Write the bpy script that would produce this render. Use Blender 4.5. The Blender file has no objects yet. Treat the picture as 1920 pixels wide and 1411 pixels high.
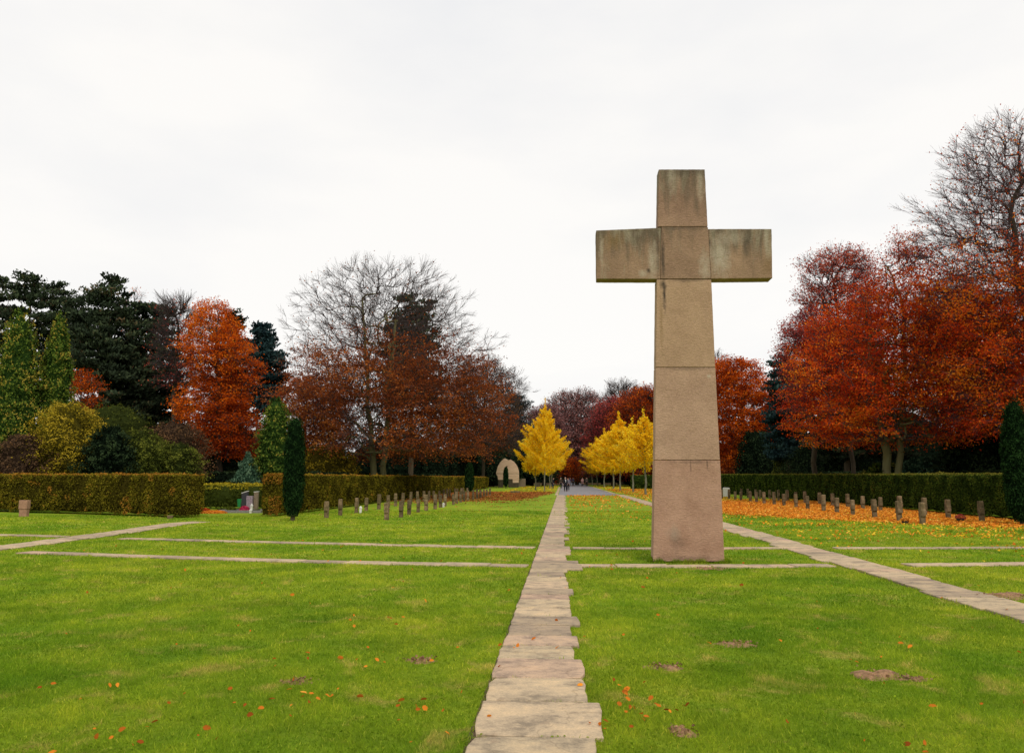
import bpy, bmesh, math, random
import numpy as np
from mathutils import Vector, Matrix

C = bpy.context.scene
R = math.radians
F = 1500.0                       # focal length in pixels of the 1920 px wide photograph
EYE = 1.6
PITCH = math.atan(190.5 / F)
YAW = math.atan(96 * math.cos(PITCH) / F)

# ------------------------------------------------------------------ camera
cam = bpy.data.cameras.new('camera'); camo = bpy.data.objects.new('camera', cam)
C.collection.objects.link(camo); C.camera = camo
cam.sensor_width = 36.0; cam.lens = 36.0 * F / 1920.0
cam.clip_start = 0.05; cam.clip_end = 3000
camo.location = (0, 0, EYE)
camo.rotation_euler = (math.pi / 2 + PITCH, 0, YAW)

# ------------------------------------------------------------------ overcast sky
SUN_EL, SUN_AZ = R(48), R(215)
w = bpy.data.worlds.new('World'); C.world = w; w.use_nodes = True
nt = w.node_tree; nt.nodes.clear()
def nn(t, ty, **k):
    n = t.nodes.new(ty)
    for a, b in k.items(): setattr(n, a, b)
    return n
out = nn(nt, 'ShaderNodeOutputWorld'); bg = nn(nt, 'ShaderNodeBackground')
sky = nn(nt, 'ShaderNodeTexSky', sky_type='NISHITA', sun_disc=False, sun_elevation=SUN_EL, sun_rotation=SUN_AZ)
tc = nn(nt, 'ShaderNodeTexCoord'); mp = nn(nt, 'ShaderNodeMapping')
mp.inputs['Scale'].default_value = (1.0, 1.0, 2.6)
n1 = nn(nt, 'ShaderNodeTexNoise'); n1.inputs['Scale'].default_value = 1.7; n1.inputs['Detail'].default_value = 6; n1.inputs['Roughness'].default_value = 0.52
cr = nn(nt, 'ShaderNodeValToRGB')
cr.color_ramp.elements[0].position = 0.30; cr.color_ramp.elements[0].color = (0.73, 0.735, 0.75, 1)
cr.color_ramp.elements[1].position = 0.60; cr.color_ramp.elements[1].color = (0.87, 0.85, 0.82, 1)
sc = nn(nt, 'ShaderNodeVectorMath', operation='SCALE'); sc.inputs['Scale'].default_value = 11.5
mx = nn(nt, 'ShaderNodeMixRGB'); mx.inputs[0].default_value = 0.93
nt.links.new(tc.outputs['Generated'], mp.inputs[0]); nt.links.new(mp.outputs[0], n1.inputs['Vector'])
nt.links.new(n1.outputs[0], cr.inputs[0]); nt.links.new(cr.outputs[0], sc.inputs[0])
nt.links.new(sky.outputs[0], mx.inputs[1]); nt.links.new(sc.outputs[0], mx.inputs[2])
nt.links.new(mx.outputs[0], bg.inputs[0]); bg.inputs[1].default_value = 0.085
nt.links.new(bg.outputs[0], out.inputs[0])

sl = bpy.data.lights.new('sun', 'SUN'); sl.energy = 1.5; sl.angle = R(25); sl.color = (1.0, 0.93, 0.83)
so = bpy.data.objects.new('sun', sl); C.collection.objects.link(so)
# light comes from behind the camera and slightly to the right
d = Vector((0.35, -0.80, 0.95)).normalized()
so.rotation_euler = d.to_track_quat('Z', 'Y').to_euler()

C.view_settings.view_transform = 'Standard'; C.view_settings.look = 'None'
C.view_settings.exposure = 0.3; C.view_settings.gamma = 1.0
C.render.engine = 'CYCLES'
C.cycles.max_bounces = 6; C.cycles.transparent_max_bounces = 4
C.cycles.diffuse_bounces = 3; C.cycles.transmission_bounces = 3

# ------------------------------------------------------------------ pixel <-> world helpers
cY, sY, cP, sP = math.cos(YAW), math.sin(YAW), math.cos(PITCH), math.sin(PITCH)
FW = np.array([-sY * cP, cY * cP, sP]); RT = np.array([cY, sY, 0.0]); UP = np.array([sY * sP, -cY * sP, cP])
def ray(px, py):
    return FW * F + RT * (px - 960.0) - UP * (py - 705.5)
def W(px, py, D):
    r = ray(px, py); k = D / r[1]
    return np.array([r[0] * k, D, EYE + r[2] * k])
def G(px, py):
    r = ray(px, py); k = -EYE / r[2]
    return np.array([r[0] * k, r[1] * k, 0.0])
def X(px, D): return W(px, 896, D)[0]
def Z(py, D, px=1056): return W(px, py, D)[2]

# ------------------------------------------------------------------ object helpers
def link(o): C.collection.objects.link(o); return o
def tag(o, label=None, cat=None, group=None, kind=None):
    if label: o['label'] = label
    if cat: o['category'] = cat
    if group: o['group'] = group
    if kind: o['kind'] = kind
    return o
def thing(name, label, cat, loc=(0, 0, 0), rz=0, group=None):
    o = link(bpy.data.objects.new(name, None)); o.location = loc; o.rotation_euler = (0, 0, rz)
    o.empty_display_size = 0.1
    return tag(o, label, cat, group)
def child(o, par): o.parent = par; return o

def qmesh(name, V, Q, mat, tone=None, par=None, smooth=False, mats=None, midx=None):
    """V (n,3), Q (m,4) quads"""
    V = np.asarray(V, dtype=np.float32); Q = np.asarray(Q, dtype=np.int32)
    me = bpy.data.meshes.new(name)
    me.vertices.add(len(V)); me.vertices.foreach_set('co', V.ravel())
    k = Q.shape[1]
    me.loops.add(Q.size); me.loops.foreach_set('vertex_index', Q.ravel())
    me.polygons.add(len(Q)); me.polygons.foreach_set('loop_start', np.arange(0, Q.size, k, dtype=np.int32))
    if smooth: me.polygons.foreach_set('use_smooth', np.ones(len(Q), dtype=bool))
    me.update(calc_edges=True)
    if tone is not None:
        a = me.attributes.new('tone', 'FLOAT', 'POINT'); a.data.foreach_set('value', np.asarray(tone, dtype=np.float32))
    me.materials.append(mat)
    o = link(bpy.data.objects.new(name, me))
    if par is not None: o.parent = par
    return o
def bmobj(name, bm, mat, par=None, smooth=False):
    me = bpy.data.meshes.new(name); bm.to_mesh(me); bm.free()
    if smooth:
        me.polygons.foreach_set('use_smooth', [True] * len(me.polygons))
    me.materials.append(mat); o = link(bpy.data.objects.new(name, me))
    if par is not None: o.parent = par
    return o
def bm_box(bm, x0, x1, y0, y1, z0, z1):
    v = [bm.verts.new(p) for p in ((x0,y0,z0),(x1,y0,z0),(x1,y1,z0),(x0,y1,z0),(x0,y0,z1),(x1,y0,z1),(x1,y1,z1),(x0,y1,z1))]
    for f in ((0,3,2,1),(4,5,6,7),(0,1,5,4),(1,2,6,5),(2,3,7,6),(3,0,4,7)): bm.faces.new([v[i] for i in f])
    return v
def bm_bevel(bm, w, seg=2):
    bmesh.ops.bevel(bm, geom=bm.edges[:], offset=w, segments=seg, affect='EDGES', profile=0.6)

# ------------------------------------------------------------------ materials
def newmat(name):
    m = bpy.data.materials.new(name); m.use_nodes = True; t = m.node_tree; t.nodes.clear()
    return m, t
def ramp(t, cols, interp='LINEAR'):
    r = nn(t, 'ShaderNodeValToRGB'); r.color_ramp.interpolation = interp
    el = r.color_ramp.elements
    while len(el) < len(cols): el.new(0.5)
    for i, (p, c) in enumerate(cols):
        el[i].position = p; el[i].color = (c[0], c[1], c[2], 1)
    return r
def noise(t, vec, scale, detail=4, rough=0.55, dist=0.0):
    n = nn(t, 'ShaderNodeTexNoise'); n.inputs['Scale'].default_value = scale
    n.inputs['Detail'].default_value = detail; n.inputs['Roughness'].default_value = rough; n.inputs['Distortion'].default_value = dist
    t.links.new(vec, n.inputs['Vector']); return n.outputs[0]
def objco(t, scale=(1, 1, 1), loc=(0,0,0)):
    a = nn(t, 'ShaderNodeTexCoord'); m = nn(t, 'ShaderNodeMapping'); m.inputs['Scale'].default_value = scale
    m.inputs['Location'].default_value = loc
    t.links.new(a.outputs['Object'], m.inputs[0]); return m.outputs[0]
def mixc(t, f, a, b, mode='MIX'):
    m = nn(t, 'ShaderNodeMixRGB', blend_type=mode)
    for i, v in enumerate((f, a, b)):
        if hasattr(v, 'is_linked') or isinstance(v, bpy.types.NodeSocket): t.links.new(v, m.inputs[i])
        elif i == 0: m.inputs[0].default_value = v
        else: m.inputs[i].default_value = (v[0], v[1], v[2], 1)
    return m.outputs[0]
def bump(t, h, strength, dist=0.02):
    b = nn(t, 'ShaderNodeBump'); b.inputs['Strength'].default_value = strength; b.inputs['Distance'].default_value = dist
    t.links.new(h, b.inputs['Height']); return b.outputs[0]
def principled(t, col, rough=0.85, normal=None, spec=0.25):
    o = nn(t, 'ShaderNodeOutputMaterial'); p = nn(t, 'ShaderNodeBsdfPrincipled')
    if isinstance(col, bpy.types.NodeSocket): t.links.new(col, p.inputs['Base Color'])
    else: p.inputs['Base Color'].default_value = (*col, 1)
    p.inputs['Roughness'].default_value = rough; p.inputs['Specular IOR Level'].default_value = spec
    if normal is not None: t.links.new(normal, p.inputs['Normal'])
    t.links.new(p.outputs[0], o.inputs[0]); return p
def foliage(name, cols, trans=0.35, clump=None):
    """leaf material: colour by the per-leaf tone, thin translucent blades"""
    m, t = newmat(name)
    at = nn(t, 'ShaderNodeAttribute', attribute_name='tone')
    r = ramp(t, cols); t.links.new(at.outputs['Fac'], r.inputs[0]); col = r.outputs[0]
    di = nn(t, 'ShaderNodeBsdfDiffuse'); tr = nn(t, 'ShaderNodeBsdfTranslucent'); mi = nn(t, 'ShaderNodeMixShader')
    o = nn(t, 'ShaderNodeOutputMaterial')
    t.links.new(col, di.inputs[0]); t.links.new(col, tr.inputs[0]); mi.inputs[0].default_value = trans
    t.links.new(di.outputs[0], mi.inputs[1]); t.links.new(tr.outputs[0], mi.inputs[2]); t.links.new(mi.outputs[0], o.inputs[0])
    return m
def bark(name, c0, c1, sc=6.0):
    m, t = newmat(name); v = objco(t, (1, 1, 0.25))
    n = noise(t, v, sc, 6, 0.65); n2 = noise(t, objco(t), 1.3, 3)
    r = ramp(t, [(0.3, c0), (0.7, c1)]); t.links.new(n, r.inputs[0])
    col = mixc(t, n2, r.outputs[0], (c1[0]*0.8, c1[1]*0.95, c1[2]*0.7))
    principled(t, col, 0.95, bump(t, n, 0.7, 0.03), 0.1); return m
def plain(name, c, rough=0.8, var=0.25, sc=12.0):
    m, t = newmat(name); n = noise(t, objco(t), sc, 4)
    r = ramp(t, [(0.25, tuple(x*(1-var) for x in c)), (0.75, tuple(min(1, x*(1+var)) for x in c))]); t.links.new(n, r.inputs[0])
    principled(t, r.outputs[0], rough, bump(t, n, 0.3, 0.01)); return m

M = {}
# lawn: one colour function for the sheet and the blades on it
def lawn_color(t, v):
    big = noise(t, v, 0.22, 4, 0.6, 0.4); mid = noise(t, v, 0.9, 4, 0.6, 0.3); fine = noise(t, v, 6.0, 4, 0.7)
    r1 = ramp(t, [(0.32, (0.100, 0.200, 0.012)), (0.50, (0.205, 0.325, 0.018)), (0.66, (0.400, 0.465, 0.034))]); t.links.new(mid, r1.inputs[0])
    r2 = ramp(t, [(0.38, (0.140, 0.280, 0.014)), (0.62, (0.360, 0.425, 0.028))]); t.links.new(big, r2.inputs[0])
    c = mixc(t, 0.5, r1.outputs[0], r2.outputs[0])
    r3 = ramp(t, [(0.32, (0.62, 0.72, 0.62)), (0.5, (1, 1, 1)), (0.68, (1.30, 1.15, 1.05))]); t.links.new(fine, r3.inputs[0]); c = mixc(t, 0.45, c, r3.outputs[0], 'MULTIPLY')
    straw = ramp(t, [(0.55, (0, 0, 0)), (0.70, (1, 1, 1))]); t.links.new(noise(t, v, 1.9, 5, 0.68, 0.6), straw.inputs[0])
    sm = nn(t, 'ShaderNodeMath', operation='MULTIPLY'); t.links.new(straw.outputs[0], sm.inputs[0]); sm.inputs[1].default_value = 0.7
    c = mixc(t, sm.outputs[0], c, (0.56, 0.43, 0.12))
    return c, fine
m, t = newmat('lawn'); v = objco(t)
c, fine = lawn_color(t, v)
rr = ramp(t, [(0.3, (0.45, 0.45, 0.45)), (0.7, (1.1, 1.1, 1.0))]); t.links.new(noise(t, v, 22.0, 5, 0.75), rr.inputs[0])
c = mixc(t, 0.8, c, rr.outputs[0], 'MULTIPLY')
principled(t, c, 1.0, bump(t, noise(t, v, 30.0, 5, 0.8), 0.9, 0.03), 0.05); M['lawn'] = m
m, t = newmat('grass_blade'); v = objco(t)
c, fine = lawn_color(t, v)
at = nn(t, 'ShaderNodeAttribute', attribute_name='tone')
rb = ramp(t, [(0.0, (0.40, 0.50, 0.35)), (0.5, (1, 1, 1)), (0.9, (1.4, 1.3, 1.2)), (1.0, (2.4, 1.7, 3.0))]); t.links.new(at.outputs['Fac'], rb.inputs[0])
c = mixc(t, 1.0, c, rb.outputs[0], 'MULTIPLY')
di = nn(t, 'ShaderNodeBsdfDiffuse'); tr = nn(t, 'ShaderNodeBsdfTranslucent'); mi = nn(t, 'ShaderNodeMixShader'); o = nn(t, 'ShaderNodeOutputMaterial')
t.links.new(c, di.inputs[0]); t.links.new(c, tr.inputs[0]); mi.inputs[0].default_value = 0.45
t.links.new(di.outputs[0], mi.inputs[1]); t.links.new(tr.outputs[0], mi.inputs[2]); t.links.new(mi.outputs[0], o.inputs[0]); M['blade'] = m

# slabs of the paths
m, t = newmat('path_slab'); v = objco(t)
at = nn(t, 'ShaderNodeAttribute', attribute_name='tone')
r1 = ramp(t, [(0.0, (0.40, 0.305, 0.215)), (0.35, (0.54, 0.420, 0.275)), (0.7, (0.60, 0.455, 0.300)), (1.0, (0.54, 0.375, 0.265))]); t.links.new(at.outputs['Fac'], r1.inputs[0])
st = ramp(t, [(0.38, (0.45, 0.47, 0.50)), (0.50, (0.84, 0.85, 0.85)), (0.64, (1.14, 1.10, 1.00))]); t.links.new(noise(t, objco(t, (1.0, 1.25, 1)), 2.6, 12, 0.80, 0.15), st.inputs[0])
c = mixc(t, 1.0, r1.outputs[0], st.outputs[0], 'MULTIPLY')
rs = ramp(t, [(0.60, (0, 0, 0)), (0.75, (1, 1, 1))]); t.links.new(noise(t, v, 4.2, 6, 0.7, 0.8), rs.inputs[0])
c = mixc(t, rs.outputs[0], c, (0.33, 0.24, 0.16))
vo = nn(t, 'ShaderNodeTexVoronoi', feature='DISTANCE_TO_EDGE'); vo.inputs['Scale'].default_value = 1.1
dv = nn(t, 'ShaderNodeVectorMath', operation='MULTIPLY_ADD'); nd = nn(t, 'ShaderNodeTexNoise'); nd.inputs['Scale'].default_value = 3.0; nd.inputs['Detail'].default_value = 6; t.links.new(v, nd.inputs['Vector'])
t.links.new(nd.outputs['Color'], dv.inputs[0]); dv.inputs[1].default_value = (.5, .5, 0); t.links.new(v, dv.inputs[2]); t.links.new(dv.outputs[0], vo.inputs['Vector'])
ck = ramp(t, [(0.0, (0.35, 0.33, 0.30)), (0.012, (1, 1, 1))]); t.links.new(vo.outputs['Distance'], ck.inputs[0])
c = mixc(t, 0.35, c, ck.outputs[0], 'MULTIPLY')
gr = ramp(t, [(0.3, (0.7, 0.7, 0.7)), (0.7, (1.1, 1.1, 1.1))]); t.links.new(noise(t, v, 70.0, 3, 0.7), gr.inputs[0])
c = mixc(t, 0.7, c, gr.outputs[0], 'MULTIPLY')
hn = noise(t, objco(t, (1, 1.3, 1)), 14.0, 8, 0.75)
principled(t, c, 0.95, bump(t, hn, 0.45, 0.012), 0.1); M['slab'] = m
M['soil'] = plain('bare_soil', (0.085, 0.055, 0.032), 1.0, 0.5, 20)
M['mound'] = plain('dry_earth', (0.25, 0.145, 0.075), 1.0, 0.55, 28)
m, t = newmat('road_gravel'); v = objco(t)
r1 = ramp(t, [(0.3, (0.15, 0.145, 0.155)), (0.7, (0.27, 0.26, 0.27))]); t.links.new(noise(t, v, 2.5, 8, 0.75), r1.inputs[0])
principled(t, r1.outputs[0], 0.9, bump(t, noise(t, v, 12, 4), 0.4, 0.02)); M['road'] = m
m, t = newmat('woodland_floor'); v = objco(t)
r1 = ramp(t, [(0.3, (0.03, 0.024, 0.012)), (0.55, (0.09, 0.055, 0.02)), (0.7, (0.17, 0.085, 0.025))]); t.links.new(noise(t, v, 1.5, 8, 0.75), r1.inputs[0])
principled(t, r1.outputs[0], 1.0, bump(t, noise(t, v, 8, 4), 0.5, 0.05), 0.05); M['floor'] = m

# sandstone of the big cross: tooled face, soot and lichen runs below the weathered top edges
def sandstone(name, base, dark, stain=0.0, stain_top=None, seed=0.0, lichen=0.0, spots=()):
    m, t = newmat(name); v = objco(t, (1, 1, 1), (seed, 0, seed))
    tool = noise(t, objco(t, (1.0, 1.0, 2.4), (seed, 0, 0)), 16.0, 5, 0.65, 0.4)
    big = noise(t, v, 1.6, 6, 0.62, 0.5); grain = noise(t, v, 95.0, 2, 0.6)
    r1 = ramp(t, [(0.30, dark), (0.66, base)]); t.links.new(big, r1.inputs[0]); c = r1.outputs[0]
    g = ramp(t, [(0.30, (0.72, 0.72, 0.72)), (0.72, (1.15, 1.15, 1.15))]); t.links.new(grain, g.inputs[0]); c = mixc(t, 0.75, c, g.outputs[0], 'MULTIPLY')
    g2 = ramp(t, [(0.32, (0.80, 0.80, 0.80)), (0.68, (1.10, 1.09, 1.07))]); t.links.new(tool, g2.inputs[0]); c = mixc(t, 0.8, c, g2.outputs[0], 'MULTIPLY')
    if stain > 0:
        streak = noise(t, objco(t, (1.0, 1.0, 0.16), (seed, 0, 0)), 5.0, 6, 0.62, 0.3)
        sep = nn(t, 'ShaderNodeSeparateXYZ'); t.links.new(objco(t), sep.inputs[0])
        mr = nn(t, 'ShaderNodeMapRange'); t.links.new(sep.outputs['Z'], mr.inputs['Value'])
        mr.inputs['From Min'].default_value = stain_top[0]; mr.inputs['From Max'].default_value = stain_top[1]
        mr.inputs['To Min'].default_value = -0.30; mr.inputs['To Max'].default_value = 0.22
        ad = nn(t, 'ShaderNodeMath', operation='ADD'); t.links.new(streak, ad.inputs[0]); t.links.new(mr.outputs[0], ad.inputs[1])
        f = ramp(t, [(0.42, (0, 0, 0)), (0.66, (stain, stain, stain))]); t.links.new(ad.outputs[0], f.inputs[0])
        c = mixc(t, f.outputs[0], c, (0.105, 0.085, 0.058))
        f2 = ramp(t, [(0.52, (0, 0, 0)), (0.68, (lichen, lichen, lichen))])
        ad2 = nn(t, 'ShaderNodeMath', operation='ADD'); t.links.new(noise(t, objco(t, (1.0, 1.0, 0.22), (seed + 7, 0, 0)), 4.0, 7, 0.68, 0.4), ad2.inputs[0])
        mh = nn(t, 'ShaderNodeMath', operation='MULTIPLY'); t.links.new(mr.outputs[0], mh.inputs[0]); mh.inputs[1].default_value = 0.35; t.links.new(mh.outputs[0], ad2.inputs[1])
        t.links.new(ad2.outputs[0], f2.inputs[0]); c = mixc(t, f2.outputs[0], c, (0.33, 0.285, 0.20))
    for px, py, rx, rz, colr, k in spots:      # stains with a place and shape of their own
        p = W(px, py, 15.70); x0 = p[0] - W(1290, 1048, 15.70)[0]
        dm = nn(t, 'ShaderNodeMapping'); dm.inputs['Location'].default_value = (-x0 / rx, 0, -p[2] / rz); dm.inputs['Scale'].default_value = (1 / rx, 0, 1 / rz)
        t.links.new(objco(t), dm.inputs[0]); ln = nn(t, 'ShaderNodeVectorMath', operation='LENGTH'); t.links.new(dm.outputs[0], ln.inputs[0])
        nz_ = noise(t, objco(t, (1, 1, .45), (px * .01, 0, 0)), 9.0, 6, .7, .5)
        s1 = nn(t, 'ShaderNodeMath', operation='MULTIPLY_ADD'); t.links.new(nz_, s1.inputs[0]); s1.inputs[1].default_value = 1.9; t.links.new(ln.outputs['Value'], s1.inputs[2])
        f = ramp(t, [(0.0, (k, k, k)), (0.55, (k, k, k)), (1.0, (0, 0, 0))]); s2 = nn(t, 'ShaderNodeMath', operation='MULTIPLY'); t.links.new(s1.outputs[0], s2.inputs[0]); s2.inputs[1].default_value = 0.52
        t.links.new(s2.outputs[0], f.inputs[0]); c = mixc(t, f.outputs[0], c, colr)
    principled(t, c, 0.92, bump(t, tool, 0.75, 0.022), 0.15)
    return m
M['joint'] = plain('joint_mortar', (0.10, 0.075, 0.05), 1.0, 0.3, 30)

M['grave'] = None
m, t = newmat('marker_stone'); v = objco(t)
r1 = ramp(t, [(0.32, (0.065, 0.052, 0.026)), (0.52, (0.150, 0.108, 0.058)), (0.72, (0.29, 0.190, 0.115))])
oi = nn(t, 'ShaderNodeObjectInfo'); av = nn(t, 'ShaderNodeVectorMath', operation='ADD'); t.links.new(v, av.inputs[0]); t.links.new(oi.outputs['Location'], av.inputs[1])
t.links.new(noise(t, av.outputs[0], 4.5, 6, 0.68), r1.inputs[0])
hs = nn(t, 'ShaderNodeMapRange'); t.links.new(oi.outputs['Random'], hs.inputs['Value']); hs.inputs['To Min'].default_value = 0.75; hs.inputs['To Max'].default_value = 1.25
hv = nn(t, 'ShaderNodeHueSaturation'); t.links.new(hs.outputs[0], hv.inputs['Value']); t.links.new(r1.outputs[0], hv.inputs['Color'])
principled(t, hv.outputs[0], 0.95, bump(t, noise(t, v, 40, 4), 0.6, 0.01), 0.1); M['grave'] = m

M['orange'] = foliage('orange_leaves', [(0.0, (0.24, 0.030, 0.006)), (0.35, (0.54, 0.085, 0.008)), (0.7, (0.78, 0.180, 0.012)), (1.0, (0.90, 0.36, 0.03))], 0.45)
M['red'] = foliage('red_beech_leaves', [(0.0, (0.20, 0.015, 0.008)), (0.30, (0.48, 0.038, 0.010)), (0.62, (0.72, 0.105, 0.012)), (1.0, (0.85, 0.32, 0.025))], 0.45)
M['crimson'] = foliage('crimson_leaves', [(0.0, (0.17, 0.040, 0.042)), (0.5, (0.40, 0.065, 0.060)), (1.0, (0.62, 0.135, 0.060))], 0.35)
M['brown'] = foliage('brown_beech_leaves', [(0.0, (0.14, 0.036, 0.015)), (0.4, (0.31, 0.075, 0.022)), (0.75, (0.50, 0.150, 0.035)), (1.0, (0.66, 0.27, 0.055))], 0.4)
M['purple'] = foliage('purple_leaves', [(0.0, (0.17, 0.085, 0.085)), (0.5, (0.32, 0.145, 0.135)), (1.0, (0.46, 0.19, 0.15))], 0.3)
M['duskbrown'] = foliage('dull_brown_leaves', [(0.0, (0.045, 0.028, 0.018)), (0.5, (0.10, 0.060, 0.035)), (1.0, (0.19, 0.10, 0.045))], 0.3)
M['ginkgo'] = foliage('ginkgo_leaves', [(0.0, (0.85, 0.42, 0.010)), (0.35, (0.98, 0.64, 0.015)), (0.75, (0.98, 0.74, 0.03)), (1.0, (0.98, 0.86, 0.12))], 0.5)
M['pine'] = foliage('pine_needles', [(0.0, (0.014, 0.018, 0.012)), (0.5, (0.034, 0.050, 0.028)), (0.85, (0.075, 0.100, 0.048)), (1.0, (0.12, 0.085, 0.045))], 0.1)
M['bluepine'] = foliage('blue_needles', [(0.0, (0.010, 0.020, 0.024)), (0.5, (0.022, 0.048, 0.050)), (1.0, (0.055, 0.100, 0.090))], 0.1)
M['yew'] = foliage('yew_needles_and_wood_shade', [(0.0, (0.005, 0.009, 0.005)), (0.5, (0.012, 0.022, 0.011)), (1.0, (0.035, 0.055, 0.022))], 0.05)  # near black that also paints the shade between the trunks
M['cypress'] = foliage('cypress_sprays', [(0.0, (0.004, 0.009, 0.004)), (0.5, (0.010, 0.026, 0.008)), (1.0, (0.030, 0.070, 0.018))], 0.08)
M['thuja'] = foliage('thuja_sprays', [(0.0, (0.020, 0.045, 0.010)), (0.45, (0.070, 0.120, 0.018)), (0.8, (0.16, 0.21, 0.030)), (1.0, (0.30, 0.22, 0.035))], 0.2)
M['olive'] = foliage('olive_leaves', [(0.0, (0.030, 0.040, 0.010)), (0.5, (0.090, 0.110, 0.018)), (1.0, (0.19, 0.20, 0.030))], 0.3)
M['yellowbush'] = foliage('yellow_bush_leaves', [(0.0, (0.07, 0.060, 0.010)), (0.4, (0.20, 0.155, 0.014)), (0.8, (0.40, 0.29, 0.020)), (1.0, (0.50, 0.36, 0.04))], 0.35)
M['hedge'] = foliage('hedge_leaves', [(0.0, (0.032, 0.026, 0.005)), (0.45, (0.110, 0.092, 0.010)), (0.75, (0.220, 0.185, 0.016)), (1.0, (0.36, 0.16, 0.025))], 0.15)
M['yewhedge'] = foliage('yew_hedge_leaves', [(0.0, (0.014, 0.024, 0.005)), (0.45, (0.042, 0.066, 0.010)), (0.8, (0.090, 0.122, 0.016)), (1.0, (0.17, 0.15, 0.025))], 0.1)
M['lowhedge'] = foliage('low_hedge_leaves', [(0.0, (0.030, 0.040, 0.008)), (0.45, (0.070, 0.085, 0.012)), (0.8, (0.13, 0.15, 0.018)), (1.0, (0.36, 0.28, 0.02))], 0.15)
M['blue_shrub'] = foliage('blue_shrub_needles', [(0.0, (0.02, 0.045, 0.025)), (0.5, (0.06, 0.120, 0.070)), (1.0, (0.14, 0.22, 0.13))], 0.1)
M['fallen'] = foliage('fallen_leaves', [(0.0, (0.30, 0.075, 0.014)), (0.4, (0.64, 0.190, 0.022)), (0.75, (0.84, 0.32, 0.035)), (1.0, (0.92, 0.55, 0.12))], 0.25)
M['fallen_brown'] = foliage('fallen_brown_leaves', [(0.0, (0.10, 0.030, 0.012)), (0.5, (0.28, 0.085, 0.025)), (1.0, (0.50, 0.20, 0.050))], 0.15)
M['fallen_yellow'] = foliage('fallen_yellow_leaves', [(0.0, (0.40, 0.20, 0.012)), (0.5, (0.65, 0.38, 0.02)), (1.0, (0.80, 0.58, 0.06))], 0.2)
M['flowerred'] = foliage('red_ground_cover', [(0.0, (0.16, 0.015, 0.008)), (0.5, (0.33, 0.035, 0.015)), (1.0, (0.55, 0.17, 0.02))], 0.2)
M['pink'] = foliage('pink_heather', [(0.0, (0.25, 0.012, 0.04)), (0.5, (0.45, 0.03, 0.09)), (1.0, (0.60, 0.08, 0.15))], 0.2)
M['bark_beech'] = bark('beech_bark', (0.10, 0.085, 0.045), (0.21, 0.18, 0.095))
M['bark_dark'] = bark('dark_bark', (0.030, 0.022, 0.017), (0.075, 0.055, 0.042))
M['bark_pine'] = bark('pine_bark', (0.045, 0.032, 0.024), (0.12, 0.085, 0.06))
M['bark_pale'] = bark('pale_bark', (0.12, 0.10, 0.085), (0.24, 0.205, 0.17))
M['twig'] = plain('twig_bark', (0.055, 0.040, 0.038), 0.9, 0.3, 3)
M['twig_purple'] = plain('reddish_twig_bark', (0.075, 0.045, 0.050), 0.9, 0.3, 3)

# ------------------------------------------------------------------ noise and geometry generators
class SN:
    """cheap smooth 3-D noise: sum of sines, about -1..1"""
    def __init__(s, rng, scale, k=10):
        d = rng.normal(size=(k, 3)); d /= np.linalg.norm(d, axis=1)[:, None]
        s.d = d * (2 * np.pi / scale) * rng.uniform(0.6, 1.7, size=(k, 1)); s.p = rng.uniform(0, 6.283, k); s.k = k
    def __call__(s, P):
        return np.sin(P @ s.d.T + s.p).sum(1) / math.sqrt(s.k) * 0.9
def unit(v): return v / np.maximum(np.linalg.norm(v, axis=-1, keepdims=True), 1e-9)

def leaf_quads(rng, P, size, nrm, aspect=0.6, tone=None, along=None, curl=0.0):
    """P (n,3) centres, nrm (n,3) face normals -> kite-like quads"""
    n = len(P); size = np.broadcast_to(size, (n,)).astype(float)
    nrm = unit(nrm)
    a = along if along is not None else rng.normal(size=(n, 3))
    u = unit(np.cross(nrm, np.cross(a, nrm) + 1e-6)); u = unit(a - (a * nrm).sum(1)[:, None] * nrm)
    v = np.cross(nrm, u)
    L = size[:, None] * 0.5; Wd = L * aspect
    V = np.empty((n, 4, 3))
    V[:, 0] = P - u * L; V[:, 1] = P + v * Wd + u * L * 0.1 + nrm * L * curl
    V[:, 2] = P + u * L; V[:, 3] = P - v * Wd + u * L * 0.1 + nrm * L * curl
    Q = np.arange(4 * n).reshape(n, 4)
    T = np.repeat(tone if tone is not None else rng.random(n), 4)
    return V.reshape(-1, 3), Q, T
def crown_mesh(wood, leaves, wmat, lmat, root):
    parts = [wood] + ([leaves] if leaves is not None else []); V, Q, T = merge(parts)
    o = qmesh('crown', V, Q, wmat, T, root)
    if leaves is not None:
        o.data.materials.append(lmat); mi_ = np.zeros(len(Q), dtype=np.int32); mi_[len(wood[1]):] = 1
        o.data.polygons.foreach_set('material_index', mi_)
    return o
def merge(parts):
    Vs, Qs, Ts, off = [], [], [], 0
    for V, Q, T in parts:
        Vs.append(V); Qs.append(Q + off); Ts.append(T); off += len(V)
    return np.concatenate(Vs), np.concatenate(Qs), np.concatenate(Ts)
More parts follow.
